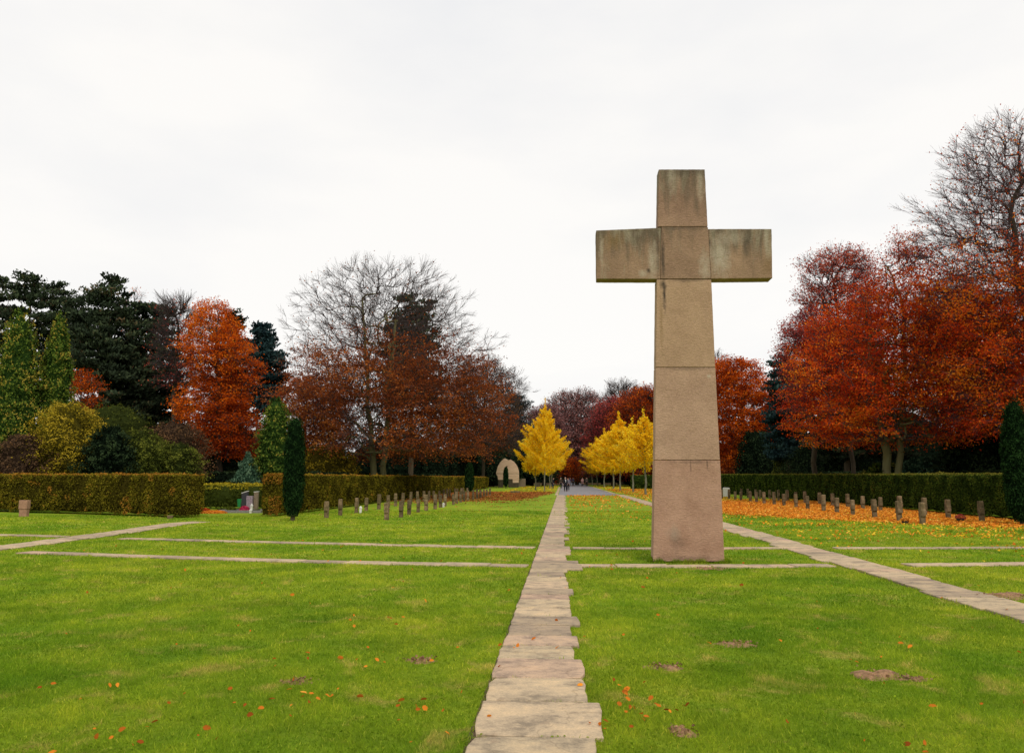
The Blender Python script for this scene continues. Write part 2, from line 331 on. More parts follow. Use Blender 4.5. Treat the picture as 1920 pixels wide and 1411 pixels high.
def tubes(P0, P1, R0, R1, k=3):
    n = len(P0)
    if n == 0: return np.zeros((0, 3)), np.zeros((0, 4), int), np.zeros(0)
    dd = unit(P1 - P0); ref = np.where(np.abs(dd[:, 0:1]) > 0.9, np.array([[0, 1.0, 0]]), np.array([[1.0, 0, 0]]))
    u = unit(np.cross(dd, ref)); v = np.cross(dd, u)
    a = np.arange(k) * 2 * np.pi / k
    ring = np.cos(a)[None, :, None] * u[:, None] + np.sin(a)[None, :, None] * v[:, None]
    V = np.concatenate([P0[:, None] + ring * R0[:, None, None], P1[:, None] + ring * R1[:, None, None]], axis=1)
    b = (np.arange(n) * 2 * k)[:, None]; i = np.arange(k)[None]; j = (i + 1) % k
    Q = np.stack([b + i, b + j, b + k + j, b + k + i], axis=2).reshape(-1, 4)
    return V.reshape(-1, 3), Q, np.full(n * 2 * k, 0.5)
def hull(rng, prof, cx, cy, nz=22, na=30, shrink=0.8, lump=0.12, lscale=1.5):
    """lumpy closed body of revolution; prof = [(z, r, dx)]"""
    zs = np.array([p[0] for p in prof]); o = np.argsort(zs); zs = zs[o]
    rs = np.array([p[1] for p in prof])[o]; dx = np.array([p[2] for p in prof])[o]
    z = np.linspace(zs[0], zs[-1], nz); r = np.interp(z, zs, rs) * shrink; x0 = np.interp(z, zs, dx)
    r[0] *= 0.3; r[-1] = 0.02
    a = np.linspace(0, 2 * np.pi, na, endpoint=False)
    P = np.stack([x0[:, None] + r[:, None] * np.cos(a), r[:, None] * np.sin(a), np.repeat(z[:, None], na, 1)], axis=2).reshape(-1, 3)
    nsz = SN(rng, lscale); s = 1 + lump * nsz(P); P[:, 0] = x0.repeat(na) + (P[:, 0] - x0.repeat(na)) * s; P[:, 1] *= s
    P[:, 0] += cx; P[:, 1] += cy
    i = np.arange(nz - 1)[:, None] * na; j = np.arange(na)[None]; jn = (j + 1) % na
    Q = np.stack([i + j, i + jn, i + na + jn, i + na + j], axis=2).reshape(-1, 4)
    return P, Q, np.full(len(P), 0.02)  # darkest tone throughout: inner shade put into the colour
def prof_px(pxc, D, rows):
    """rows [(py, pxL, pxR)] -> [(z, r, dx)] about the axis through pxc at distance D"""
    xc = X(pxc, D); res = []
    for py, a, b in rows:
        res.append((Z(py, D, pxc), (X(b, D) - X(a, D)) / 2, (X(a, D) + X(b, D)) / 2 - xc))
    return res
def sample_env(rng, prof, n, shell=0.45, lump=0.18, lscale=3.0, ry=None, ns=None):
    p = sorted(prof); zs = np.array([q[0] for q in p]); rs = np.array([q[1] for q in p]); dx = np.array([q[2] for q in p])
    zz = np.linspace(zs[0], zs[-1], 200); rr_ = np.interp(zz, zs, rs); cdf = np.cumsum(rr_ ** 1.6 + 0.02); cdf /= cdf[-1]
    z = np.interp(rng.random(n), cdf, zz); r = np.interp(z, zs, rs); x0 = np.interp(z, zs, dx)
    a = rng.uniform(0, 2 * np.pi, n); u = rng.random(n) ** shell
    rmax = r.max() if ry is None else ry
    yr = np.minimum(r, rmax)
    P = np.stack([r * np.cos(a), yr * np.sin(a), z], 1)
    ns = ns or SN(rng, lscale)
    s = u * (1 + lump * ns(P * np.array([1, 1, 1.0])))
    P[:, 0] = x0 + P[:, 0] * s; P[:, 1] *= s
    return P, ns

def grow(rng, trunks, targets, step=0.7, up=0.5, jit=0.055, hp=0.55):
    """connect targets to the tree greedily; returns nodes, parents, tip index"""
    cap = sum(len(t) for t in trunks) + int(len(targets) * 14) + 10
    N = np.zeros((cap, 3)); par = np.full(cap, -1); n = 0; top = []
    for tr_ in trunks:
        for i, p in enumerate(tr_):
            N[n] = p; par[n] = n - 1 if i else (-1 if not top else 0); top.append(n); n += 1
    trn = n
    axis = trunks[0]
    c = np.mean([t_[-1] for t_ in trunks], axis=0)
    dd = np.linalg.norm((targets - np.array([c[0], c[1], 0]))[:, :2], axis=1) + rng.uniform(0, 1.0, len(targets))
    tips = []
    for ti in np.argsort(dd):
        T = targets[ti]; v = T - N[:n]; d2 = np.sqrt((v ** 2).sum(1))
        cost = d2 + hp * np.maximum(0, N[:n, 2] - T[2] + 0.25 * d2) * 1.2
        j = int(np.argmin(cost)); L = d2[j]
        k = max(1, min(12, int(math.ceil(L / step))))
        if n + k >= cap: break
        prev = j; A = N[j].copy(); gp = par[j]
        dir0 = unit(A - N[gp]) if gp >= 0 else np.array([0, 0, 1.0])
        B = A + (dir0 * 0.45 + np.array([0, 0, up * 0.5]) + unit(T - A) * 0.5) * L * 0.42
        for s in range(1, k + 1):
            q = s / k; pt = (1 - q) ** 2 * A + 2 * q * (1 - q) * B + q * q * T
            if s < k: pt = pt + rng.normal(size=3) * jit * step
            N[n] = pt; par[n] = prev; prev = n; n += 1
        tips.append(prev)
    return N[:n], par[:n], np.array(tips), trn
def radii(N, par, tips, rt, rbase, e=0.5):
    cnt = np.zeros(len(N)); cnt[tips] += 1
    for i in range(len(N) - 1, 0, -1):
        if par[i] >= 0: cnt[par[i]] += cnt[i]
    cnt = np.maximum(cnt, 0.6)
    r = rt * cnt ** e
    f = rbase / r[0]
    if f < 1: r = rt * cnt ** (math.log(rbase / rt) / math.log(cnt[0]))
    else: r = rt * cnt ** (math.log(rbase / rt) / math.log(cnt[0]))
    return r

def trunk_line(p0, p1, n=8, rng=None, wob=0.08, bow=0.0):
    p0 = np.array(p0, float); p1 = np.array(p1, float); q = np.linspace(0, 1, n)[:, None]
    P = p0 + (p1 - p0) * q
    if bow: P[:, 0] += bow * np.sin(q[:, 0] * np.pi / 2)
    if rng is not None: P[1:-1, :2] += rng.normal(size=(n - 2, 2)) * wob
    return P

def broadleaf(seed, name, label, pxc, D, rows, stems, trunk_r, ntip, leafmat, twigmat, barkmat, leaf=0.17, per=10,
              density=None, twigs=3, twig_len=0.8, tip_r=0.012, group='', shell=0.5, lump=0.2, lscale=3.2, up=0.5, hp=0.55,
              ry=None, cat='tree', tone_bias=0.0, flat=0.9, extra=None, stepm=0.75, twig_r=0.007, zfun=None):
    leaf *= 0.80; per *= 1.45
    rng = np.random.default_rng(seed); prof = prof_px(pxc, D, rows); base = np.array([X(pxc, D), D, 0.0])
    T, ns = sample_env(rng, prof, ntip, shell, lump, lscale, ry)
    trs = []
    for (bx, tx, tpy) in stems:      # px of the foot, px and py of the top of each stem
        trs.append(trunk_line((X(bx, D) - base[0], rng.uniform(-0.1, 0.1), 0), (X(tx, D) - base[0], rng.uniform(-0.4, 0.4), Z(tpy, D, tx)), 12, rng, 0.07))
    N, par, tips, trn = grow(rng, trs, T, stepm, up, hp=hp)
    r = radii(N, par, tips, tip_r, trunk_r)
    root = thing(name, label, cat, tuple(base), 0, group or None)
    i = np.arange(1, len(N)); i = i[par[i] >= 0]
    starts = [0]; acc = 0
    for t_ in trs: acc += len(t_); starts.append(acc)
    # foot of each stem flares a little
    flare = 1 + 0.55 * np.exp(-N[:, 2] / 0.5)
    second = set(starts[1:-1]); i = np.array([q for q in i if q not in second])
    rp = r[par[i]]; rc = r[i]; r0 = np.minimum(rp, rc * 1.6 + 0.004)
    istr = i < trn; r0[istr] = rp[istr]
    fl = np.where(istr, flare[par[i]], 1); fl1 = np.where(istr, flare[i], 1)
    thick = (rc > 0.045) | istr
    V, Q, T1 = tubes(N[par[i]][thick], N[i][thick], (r0 * fl)[thick], (rc * fl1)[thick], 9)
    qmesh('trunk', V, Q, barkmat, T1, root, True)
    a = ~thick
    tb = tubes(N[par[i]][a], N[i][a], r0[a], rc[a], 4)
    # twigs
    cen = np.array([0, 0, T[:, 2].mean()])
    tw = []; tipP = N[tips]; prev = N[par[tips]]
    allp = [tipP]
    if twigs:
        S = np.repeat(tipP, twigs, 0); D0 = np.repeat(unit(tipP - prev), twigs, 0)
        outw = unit((S - cen) * np.array([1, 1, 0.6]))
        dr = unit(D0 * 0.8 + outw * 0.75 + rng.normal(size=S.shape) * np.array([.42, .42, .30]) + np.array([0, 0, 0.10]))
        L = rng.uniform(0.5, 1.0, len(S))[:, None] * twig_len
        mid = S + dr * L * 0.5 ; dr2 = unit(dr + rng.normal(size=S.shape) * 0.16 + np.array([0, 0, 0.12])); end = mid + dr2 * L * 0.5
        n_ = len(S)
        tw.append(tubes(S, mid, np.full(n_, twig_r * 1.3), np.full(n_, twig_r), 3)); tw.append(tubes(mid, end, np.full(n_, twig_r), np.full(n_, twig_r * 0.6), 3))
        # side shoots
        dr3 = unit(dr + rng.normal(size=S.shape) * 0.45); e3 = mid + dr3 * L * 0.5; q1 = S + dr * L * .25; dr4 = unit(dr + rng.normal(size=S.shape) * 0.45); e4 = q1 + dr4 * L * 0.5
        tw.append(tubes(mid, e3, np.full(n_, twig_r * 0.9), np.full(n_, twig_r * 0.5), 3))
        tw.append(tubes(q1, e4, np.full(n_, twig_r * 0.8), np.full(n_, twig_r * 0.45), 3))
        allp += [mid, end, e3, e4]
    wood = merge([tb] + tw); lv = None
    if per > 0:
        seg = N[i][(rc < 0.05)]
        src = np.concatenate(allp + [seg]); src = src[rng.integers(0, len(src), int(len(tipP) * per))]
        P = src + rng.normal(size=src.shape) * np.array([0.27, 0.27, 0.075]) * (leaf / 0.17 + 0.5) * 0.7
        if density is not None:
            nA = SN(rng, 2.8); nB = SN(rng, 1.15); pr = density(P * np.array([1, 1, 1.5]) * 0 + P, base, lambda q: 0.75 * nA(q * np.array([1, 1, 1.7])) + 0.75 * nB(q * np.array([1, 1, 2.2]))); keep = rng.random(len(P)) < pr; P = P[keep]
        cl = SN(rng, 3.4); cl2 = SN(rng, 0.9)
        tone = np.clip(0.47 + 0.20 * cl(P) + 0.12 * cl2(P) + rng.normal(size=len(P)) * 0.16 + tone_bias, 0, 1)
        if zfun is not None: tone = np.clip(zfun(P, tone), 0, 1)
        nrm = rng.normal(size=P.shape) * flat + np.array([0, 0, 1.0])
        lv = leaf_quads(rng, P, leaf * rng.uniform(0.65, 1.25, len(P)), nrm, 0.62, tone)
    crown_mesh(wood, lv, twigmat, leafmat, root)
    return root

def conifer(seed, name, label, pxc, D, rows, trunk_r, nclump, mat, top_py, group='', blade=0.30, per=85, cr_=(0.85, 0.85, 0.34),
            barkmat=None, shell=0.55, lump=0.22, foot=0.0, bw=0.16, lean=0.0):
    rng = np.random.default_rng(seed); prof = prof_px(pxc, D, rows); base = np.array([X(pxc, D), D, 0.0])
    root = thing(name, label, 'tree', tuple(base), 0, group or None)
    nclump = int(nclump * 1.25); per = int(per * .85); cr_ = (cr_[0] * .88, cr_[1] * .88, cr_[2] * .72)
    ztop = Z(top_py, D, pxc); tr_ = trunk_line((0, 0, 0), (lean, 0, ztop - 0.25), 14, rng, 0.05)
    T, ns = sample_env(rng, prof, nclump, shell, lump, 2.4)
    N, par, tips, trn = grow(rng, [tr_], T, 0.8, 0.1, 0.08, hp=0.2)
    r = radii(N, par, tips, 0.018, trunk_r)
    r[:trn] = np.linspace(trunk_r, 0.03, trn)
    i = np.arange(1, len(N)); i = i[par[i] >= 0]; r0 = np.minimum(r[par[i]], r[i] * 1.8); ist = i < trn; r0[ist] = r[par[i]][ist]
    V, Q, T1 = tubes(N[par[i]][ist], N[i][ist], r0[ist], r[i][ist], 9); qmesh('trunk', V, Q, barkmat or M['bark_pine'], T1, root, True)
    wood = tubes(N[par[i]][~ist], N[i][~ist], r0[~ist], r[i][~ist], 4)
    S = np.repeat(T, per, 0); n = len(S)
    g = rng.normal(size=(n, 3)); g = unit(g) * (rng.random(n) ** 0.45)[:, None] * np.array(cr_) * np.repeat(rng.uniform(0.6, 1.2, len(T)), per)[:, None]
    outw = unit(np.stack([S[:, 0], S[:, 1], np.zeros(n)], 1)); g = g + outw * (g * outw).sum(1)[:, None] * 0.3
    g[:, 2] += 0.30 * np.linalg.norm(g[:, :2], axis=1)
    P = S + g
    al = unit(outw * 0.55 + rng.normal(size=(n, 3)) * 0.45 + np.array([0, 0, 0.85]))
    cl = np.repeat(rng.normal(size=len(T)) * 0.16, per)
    tone = np.clip(0.42 + cl + rng.normal(size=n) * 0.18 + g[:, 2] / cr_[2] * 0.10, 0, 1)
    crown_mesh(wood, leaf_quads(rng, P, blade * rng.uniform(0.7, 1.2, n), rng.normal(size=(n, 3)), bw / blade, tone, al), M['bark_dark'], mat, root)
    return root

def shrub(seed, name, label, pxc, D, rows, mat, n=9000, leaf=0.14, vert=0.0, cat='bush', group='', core=0.80, lump=0.12, lscale=1.6,
          stem_r=0.12, aspect=0.6, ry=None, z0=0.0, tone_b=0.0, tscale=1.2, stems=1, zfun=None, outw_=0.7, foot_gap=0.0, stem_mat=None):
    """dense bush or clipped column: a stem, a lumpy dark inner mass added to block light and a shell of leaves"""
    rng = np.random.default_rng(seed); prof = prof_px(pxc, D, rows); base = np.array([X(pxc, D), D, z0])
    root = thing(name, label, cat, tuple(base), 0, group or None)
    prof = [(max(z, 0.02), r_, dx) for z, r_, dx in prof]
    zt = max(p[0] for p in prof)
    N_ = []
    for s in range(stems):
        a = rng.uniform(0, 6.28); off = 0.0 if stems == 1 else prof[-1][1] * 0.25
        N_.append(tubes(*(lambda L: (L[:-1], L[1:], np.linspace(stem_r, stem_r * .4, len(L))[:-1], np.linspace(stem_r, stem_r * .4, len(L))[1:]))(
            trunk_line((off * math.cos(a), off * math.sin(a), 0), (off * 1.5 * math.cos(a), off * math.sin(a), zt * 0.7), 7, rng, 0.03)), 7))
    V, Q, T1 = merge(N_); qmesh('stem', V, Q, stem_mat or M['bark_dark'], T1, root, True)
    H = hull(rng, prof, 0, 0, 24, 28, core, lump * 0.7, lscale)
    p = sorted(prof); zs = np.array([q[0] for q in p]); rs = np.array([q[1] for q in p]); dx = np.array([q[2] for q in p])
    zz = np.linspace(zs[0], zs[-1], 200); rr_ = np.interp(zz, zs, rs); cdf = np.cumsum(rr_ + 0.01); cdf /= cdf[-1]
    z = np.interp(rng.random(n), cdf, zz); r = np.interp(z, zs, rs); x0 = np.interp(z, zs, dx)
    a = rng.uniform(0, 2 * np.pi, n); nz = SN(rng, lscale); nz2 = SN(rng, lscale * 0.35)
    yr = np.minimum(r, ry) if ry else r
    P = np.stack([x0 + r * np.cos(a), yr * np.sin(a), z], 1)
    s = (1 + lump * nz(P) + lump * 0.8 * nz2(P)) * rng.uniform(core, 1.06, n) ** 0.8
    # the top rounds off
    P[:, 0] = x0 + (P[:, 0] - x0) * s; P[:, 1] *= s; P[:, 2] = zs[0] + (P[:, 2] - zs[0]) * (1 + 0.04 * nz2(P))
    outw = unit(np.stack([np.cos(a), np.sin(a), 0.5 + 0 * a], 1))
    nrm = outw * outw_ + rng.normal(size=P.shape) * 0.6
    al = None
    if vert: al = unit(outw * 0.35 + np.array([0, 0, vert]) + rng.normal(size=P.shape) * 0.35)
    cl = SN(rng, tscale)
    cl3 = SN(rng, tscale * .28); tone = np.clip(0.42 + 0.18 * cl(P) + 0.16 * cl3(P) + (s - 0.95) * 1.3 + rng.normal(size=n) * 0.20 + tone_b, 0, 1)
    if zfun is not None: tone = np.clip(zfun(P, tone), 0, 1)
    LQ = leaf_quads(rng, P, leaf * rng.uniform(0.6, 1.25, n), nrm, aspect, tone, al)
    V, Q, T1 = merge([H, LQ]); qmesh('crown', V, Q, mat, T1, root)
    return root

def hedge(seed, label, pts, width, h0, h1, mat, dens=420, leaf=0.075, group='', far_grow=True, tone_f=None, top_tone=0.85, rough=0.03, name='hedge', sides=(1, 1), bot=0.10):
    """clipped hedge along a polyline pts [(x, y)]; heights from h0 to h1"""
    rng = np.random.default_rng(seed); pts = np.array(pts, float); base = np.array([pts[0][0], pts[0][1], 0])
    seg = np.diff(pts, axis=0); L = np.linalg.norm(seg, axis=1); cum = np.concatenate([[0], np.cumsum(L)]); tot = cum[-1]
    def at_(s):
        k = np.clip(np.searchsorted(cum, s, side='right') - 1, 0, len(L) - 1); q = (s - cum[k]) / L[k]
        return pts[k] + seg[k] * q[:, None], unit(seg[k])
    n1_ = SN(rng, 1.3); n2_ = SN(rng, 0.35)
    parts = []
    # core: added inner box, its dark tone paints the shade between the leaves
    m_ = max(8, int(tot / 0.5)); s = np.linspace(0.06, tot - 0.06, m_); c_, d_ = at_(s); nr = np.stack([-d_[:, 1], d_[:, 0]], 1)
    hh = h0 + (h1 - h0) * s / tot; ws = width / 2 - 0.05
    prof = [(-ws * 0.9, 0.12), (-ws, 0.5), (-ws, 1.0), (ws, 1.0), (ws, 0.5), (ws * 0.9, 0.12)]
    V = []
    for a_, b_ in prof:
        zz = np.where(b_ >= 1.0, hh - 0.05, b_ * 1.0 if b_ < 0.3 else hh * b_)
        V.append(np.stack([c_[:, 0] + nr[:, 0] * a_, c_[:, 1] + nr[:, 1] * a_, zz], 1))
    V = np.stack(V, 1); k = len(prof); V = V.reshape(-1, 3) ; V = V + (n1_(V)[:, None] * 0.02)
    i = np.arange(m_ - 1)[:, None] * k; j = np.arange(k)[None]; jn = (j + 1) % k
    Q = np.stack([i + j, i + jn, i + k + jn, i + k + j], axis=2).reshape(-1, 4)
    e0 = [[0, 1, 4, 5], [1, 2, 3, 4]]; e1 = [[x + (m_ - 1) * k for x in q] for q in e0]
    Q = np.concatenate([Q, np.array(e0 + e1)])
    parts.append((V - base, Q, np.full(len(V), 0.03)))
    def emit(s, off, z, nrm2, size, up=0.0):
        c_, d_ = at_(s); nr = np.stack([-d_[:, 1], d_[:, 0]], 1)
        P = np.stack([c_[:, 0] + nr[:, 0] * off, c_[:, 1] + nr[:, 1] * off, z], 1)
        nn3 = np.stack([nr[:, 0] * nrm2[0] + d_[:, 0] * nrm2[1], nr[:, 1] * nrm2[0] + d_[:, 1] * nrm2[1], np.full(len(s), nrm2[2])], 1)
        P = P + nn3 * (n1_(P) * rough + n2_(P) * rough * 0.7 + rng.normal(size=len(P)) * 0.015 + (rng.random(len(P)) < .02) * rng.random(len(P)) * 0.09)[:, None]
        cl = SN(rng, 1.6)
        tone = np.clip(0.42 + 0.14 * cl(P) + 0.14 * n1_(P) + rng.normal(size=len(P)) * 0.17 + up, 0, 1)
        if tone_f is not None: tone = np.clip(tone_f(P, tone), 0, 1)
        parts.append(leaf_quads(rng, P - base, size * rng.uniform(0.6, 1.3, len(P)), nn3 * 0.8 + rng.normal(size=P.shape) * 0.6, 0.65, tone))
    # distance along the hedge gets coarser leaves with distance from the eye
    def sampl(area_per_m):
        ss = np.linspace(0, tot, 200); c_, _ = at_(ss); dist = np.linalg.norm(c_, axis=1); f = np.clip(dist / 33.0, 1, 4) if far_grow else np.ones(200)
        w_ = dens / f ** 2 * area_per_m; n = int((((w_[1:] + w_[:-1]) / 2 * np.diff(ss)).sum())); cdf = np.cumsum(w_); cdf /= cdf[-1]
        s = np.interp(rng.random(n), cdf, ss); fs = np.interp(s, ss, f); return s, fs
    for sd, on in ((-1, sides[0]), (1, sides[1])):
        if not on: continue
        s, fs = sampl(max(h0, h1)); hs = h0 + (h1 - h0) * s / tot; u = rng.random(len(s))
        jag = bot + 0.10 * np.clip(n1_(np.stack([s * 2.0, s * 0, s * 0], 1)), -0.9, 1) + 0.03
        z = jag + (hs - jag) * u
        emit(s, sd * (width / 2) * (1 - 0.10 * (1 - u) ** 3), z, (sd, 0, 0), leaf * fs)
    s, fs = sampl(width); hs = h0 + (h1 - h0) * s / tot
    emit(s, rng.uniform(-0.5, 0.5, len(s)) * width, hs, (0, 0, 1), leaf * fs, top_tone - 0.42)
    for e in (0.0, tot):
        n = int(dens * width * h0); f = np.clip(np.linalg.norm(at_(np.array([e]))[0][0]) / 33.0, 1, 4)
        n = int(n / f ** 2) + 50
        emit(np.full(n, e), rng.uniform(-0.5, 0.5, n) * width, rng.uniform(0.08, h0 if e == 0 else h1, n), (0, -1 if e == 0 else 1, 0), leaf * f)
    V, Q, T1 = merge(parts)
    root = thing(name, label, 'hedge', tuple(base), 0, group or None)
    qmesh('foliage', V, Q, mat, T1, root)
    return root

# ================================================================== GROUND
gx = np.concatenate([[-700, -300, -150, -90, -60], np.arange(-40, 40.1, 1.0), [60, 90, 150, 300, 700]])
gy = np.concatenate([[-200, -60, -20, -5], np.arange(0, 110.1, 1.0), [130, 170, 250, 400, 900]])
XX, YY = np.meshgrid(gx, gy); V = np.stack([XX.ravel(), YY.ravel(), np.zeros(XX.size)], 1); nx = len(gx)
i = (np.arange(len(gy) - 1)[:, None] * nx + np.arange(nx - 1)[None]).ravel()
Q = np.stack([i, i + 1, i + nx + 1, i + nx], 1)
tag(qmesh('lawn_ground', V, Q, M['lawn']), kind='structure')

def sheet(name, poly, z, mat):
    bm = bmesh.new(); bm.faces.new([bm.verts.new((p[0], p[1], z)) for p in poly]); return tag(bmobj(name, bm, mat), kind='structure')
sheet('woodland_ground', [(-200, 44.5), (-13.6, 46), (-13.4, 110), (-13.4, 190), (-200, 190)], 0.004, M['floor'])
sheet('woodland_ground', [(19.5, 26), (200, 26), (200, 190), (19.0, 190), (19.0, 100)], 0.004, M['floor'])
sheet('woodland_ground', [(-200, 191), (200, 191), (200, 420), (-200, 420)], 0.004, M['floor'])
sheet('gravel_road', [(-0.45, 76), (5.05, 76), (5.3, 400), (-0.4, 400)], 0.008, M['road'])

# ---------------- paths of stone slabs
rngp = np.random.default_rng(5)
PATH_POLYS = []
def slab_path(slabs, name='path', z=0.026):
    """slabs: list of 4 corner points (x, y) going round; every slab gets a wavering outline"""
    Vs, Qs, Ts = [], [], []; n = 0
    faces = []
    for q in slabs:
        q = np.array(q, float); tone = rngp.random(); zt = z + rngp.uniform(-0.004, 0.006)
        ring = []
        for a in range(4):
            p0, p1 = q[a], q[(a + 1) % 4]; L = np.linalg.norm(p1 - p0); m_ = max(2, int(L / 0.16)) if p0[1] < 25 else 2
            for s in range(m_):
                pt = p0 + (p1 - p0) * s / m_
                ring.append(pt + rngp.normal(size=2) * 0.006 if s else pt + (q.mean(0) - pt) * rngp.choice([0.0, 0.012, 0.03, 0.08], p=[.45, .35, .14, .06]))
        ring = np.array(ring); c_ = ring.mean(0); k = len(ring)
        inner = c_ + (ring - c_) * (1 - 0.009 / max(0.2, np.abs(ring - c_).max()))
        Vs.append(np.concatenate([np.c_[ring, np.full(k, 0.0)], np.c_[ring, np.full(k, zt - 0.006)], np.c_[inner, np.full(k, zt)], [[c_[0], c_[1], zt]]]))
        for a in range(k):
            b = (a + 1) % k
            faces += [(n + a, n + b, n + k + b, n + k + a), (n + k + a, n + k + b, n + 2 * k + b, n + 2 * k + a), (n + 2 * k + a, n + 2 * k + b, n + 3 * k)]
        Ts.append(np.full(3 * k + 1, tone)); n += 3 * k + 1
        PATH_POLYS.append((q[:, 0].min(), q[:, 0].max(), q[:, 1].min(), q[:, 1].max(), q))
    V = np.concatenate(Vs); me = bpy.data.meshes.new(name); me.from_pydata(V.tolist(), [], faces); me.update()
    a = me.attributes.new('tone', 'FLOAT', 'POINT'); a.data.foreach_set('value', np.concatenate(Ts).astype(np.float32))
    me.materials.append(M['slab']); o = link(bpy.data.objects.new(name, me)); return tag(o, kind='structure')

# middle path: the nearest slabs are read off the photograph, the rest vary at random
sl_ = []
near = [(3.2, 4.2, .22), (4.2, 5.16, .18), (5.16, 5.94, .235), (5.94, 6.61, .165), (6.61, 7.30, .155), (7.30, 7.87, .085), (7.87, 8.36, .145), (8.36, 8.95, .075),
        (8.95, 9.49, .17), (9.49, 10.1, .08), (10.1, 10.75, .075), (10.75, 11.25, .06), (11.25, 11.8, .13), (11.8, 12.6, .06), (12.6, 13.3, .04), (13.3, 13.9, .02)]
for y0, y1, xr in near:
    sl_.append([(-0.585 + rngp.normal() * .006, y0 + .010), (xr, y0 + .010 + rngp.normal() * .006), (xr + rngp.normal() * .01, y1 - .006), (-0.585, y1 - .006)])
y = 13.9
while y < 76:
    L = rngp.uniform(0.38, 0.8); cross = (14.1 < y < 15.2) or (17.8 < y < 18.8)
    xr = rngp.choice([0.02, 0.05, 0.10, 0.16, 0.20]) + rngp.normal() * .012 + (0.12 if cross else 0)
    sl_.append([(-0.585, y + .006), (xr, y + .006), (xr, y + L - .006), (-0.585, y + L - .006)]); y += L
slab_path(sl_)
# right path
sl_ = []; y = 4.0
while y < 78:
    L = rngp.uniform(0.45, 1.0); a = rngp.choice([0, .04, .1, -.05, .14]); b = rngp.choice([0, .03, -.03])
    sl_.append([(5.06 - a, y + .006), (5.80 + b, y + .006), (5.80 + b, y + L - .006), (5.06 - a, y + L - .006)]); y += L
slab_path(sl_)
# pale kerb strips that carry the path edges on beside the road
slab_path([[(5.12, y), (5.42, y), (5.42, y + 1.96), (5.12, y + 1.96)] for y in np.arange(78.2, 150, 2.0)], 'kerb')
slab_path([[(-0.80, y), (-0.52, y), (-0.52, y + 1.96), (-0.80, y + 1.96)] for y in np.arange(76.2, 150, 2.0)], 'kerb')
# left path, bending to the right at its far end
def ribbon(pts, width, lo, hi, name='path', hwob=0.02):
    pts = np.array(pts, float); seg = np.diff(pts, axis=0); L = np.linalg.norm(seg, axis=1); cum = np.r_[0, np.cumsum(L)]; s = 0; res = []
    def P(s):
        k = min(np.searchsorted(cum, s, side='right') - 1, len(L) - 1); k = max(k, 0); return pts[k] + seg[k] * (s - cum[k]) / L[k], unit(seg[k])
    while s < cum[-1] - 0.1:
        l = rngp.uniform(lo, hi); e = min(s + l, cum[-1]); a, da = P(s + .006); b, db = P(e - .006)
        na, nb = np.array([-da[1], da[0]]), np.array([-db[1], db[0]]); w1 = width / 2 + rngp.normal() * hwob; w2 = width / 2 + rngp.normal() * hwob
        res.append([a - na * w1, b - nb * w1, b + nb * w2, a + na * w2]); s = e
    return slab_path(res, name)
lp = [G(-330, 1072), G(-160, 1050), G(0, 1028), G(105, 1014.5), G(190, 1003.5), G(270, 991.5), G(330, 982)]
ribbon([(p[0], p[1]) for p in lp] + [(G(378, 978.5)[0], G(378, 978.5)[1])], 0.85, 0.5, 0.9, hwob=0.04)
# the two thin cross paths
def gp(L): return [tuple(G(a, b)[:2]) for a, b in L]
ribbon(gp([(-120, 1000.5), (0, 1003.5), (120, 1006.5)]), 0.42, 0.6, 1.1)
ribbon(gp([(228, 1010), (400, 1014.5), (600, 1019.5), (800, 1024), (1002, 1027.5)]), 0.40, 0.6, 1.1)
ribbon(gp([(1074, 1028.5), (1230, 1029), (1480, 1028.5)]), 0.36, 0.6, 1.1)
ribbon(gp([(1566, 1028.5), (1700, 1028.3), (1920, 1027.5), (2060, 1027)]), 0.36, 0.6, 1.1)
ribbon(gp([(45, 1036), (200, 1041.5), (420, 1049), (640, 1055), (820, 1058.5), (990, 1061.5)]), 0.42, 0.6, 1.1)
ribbon(gp([(1082, 1062), (1240, 1062.5), (1400, 1062), (1560, 1061)]), 0.42, 0.6, 1.1)
ribbon(gp([(1700, 1060.3), (1800, 1059.5), (1920, 1058), (2080, 1056)]), 0.42, 0.6, 1.1)
# dark soil showing in the joints and along the edges
def bed(poly): 
    return sheet('soil_bed', poly, 0.003, M['soil'])
bed([(-0.605, 3.1), (0.03, 3.1), (0.03, 76), (-0.605, 76)])
bed([(5.07, 4.0), (5.82, 4.0), (5.82, 78), (5.07, 78)])

_x0, _x1 = X(1224, 15.7), X(1359, 15.7)
sheet('contact_patch', [(_x0 - .07, 15.62), (_x1 + .06, 15.60), (_x1 + .08, 16.15), (_x0 - .08, 16.15)], 0.003, M['soil'])  # dark soil coloured sheet marking the contact of the cross foot
def on_path(P):
    """True for points lying on a slab (slightly shrunk so that grass hangs over the rim)"""
    hit = np.zeros(len(P), bool)
    for x0, x1, y0, y1, q in PATH_POLYS:
        if y0 > 34: continue
        idx = np.nonzero((P[:, 0] > x0) & (P[:, 0] < x1) & (P[:, 1] > y0) & (P[:, 1] < y1))[0]
        if not len(idx): continue
        p = P[idx]; ins = np.ones(len(idx), bool); area = 0
        for a in range(4):
            e = q[(a + 1) % 4] - q[a]; area += q[a][0] * q[(a + 1) % 4][1] - q[(a + 1) % 4][0] * q[a][1]
        sg = 1 if area > 0 else -1
        for a in range(4):
            e = q[(a + 1) % 4] - q[a]; l = np.linalg.norm(e)
            ins &= sg * ((e[0] * (p[:, 1] - q[a][1]) - e[1] * (p[:, 0] - q[a][0])) / l) > 0.004
        hit[idx] |= ins
    return hit

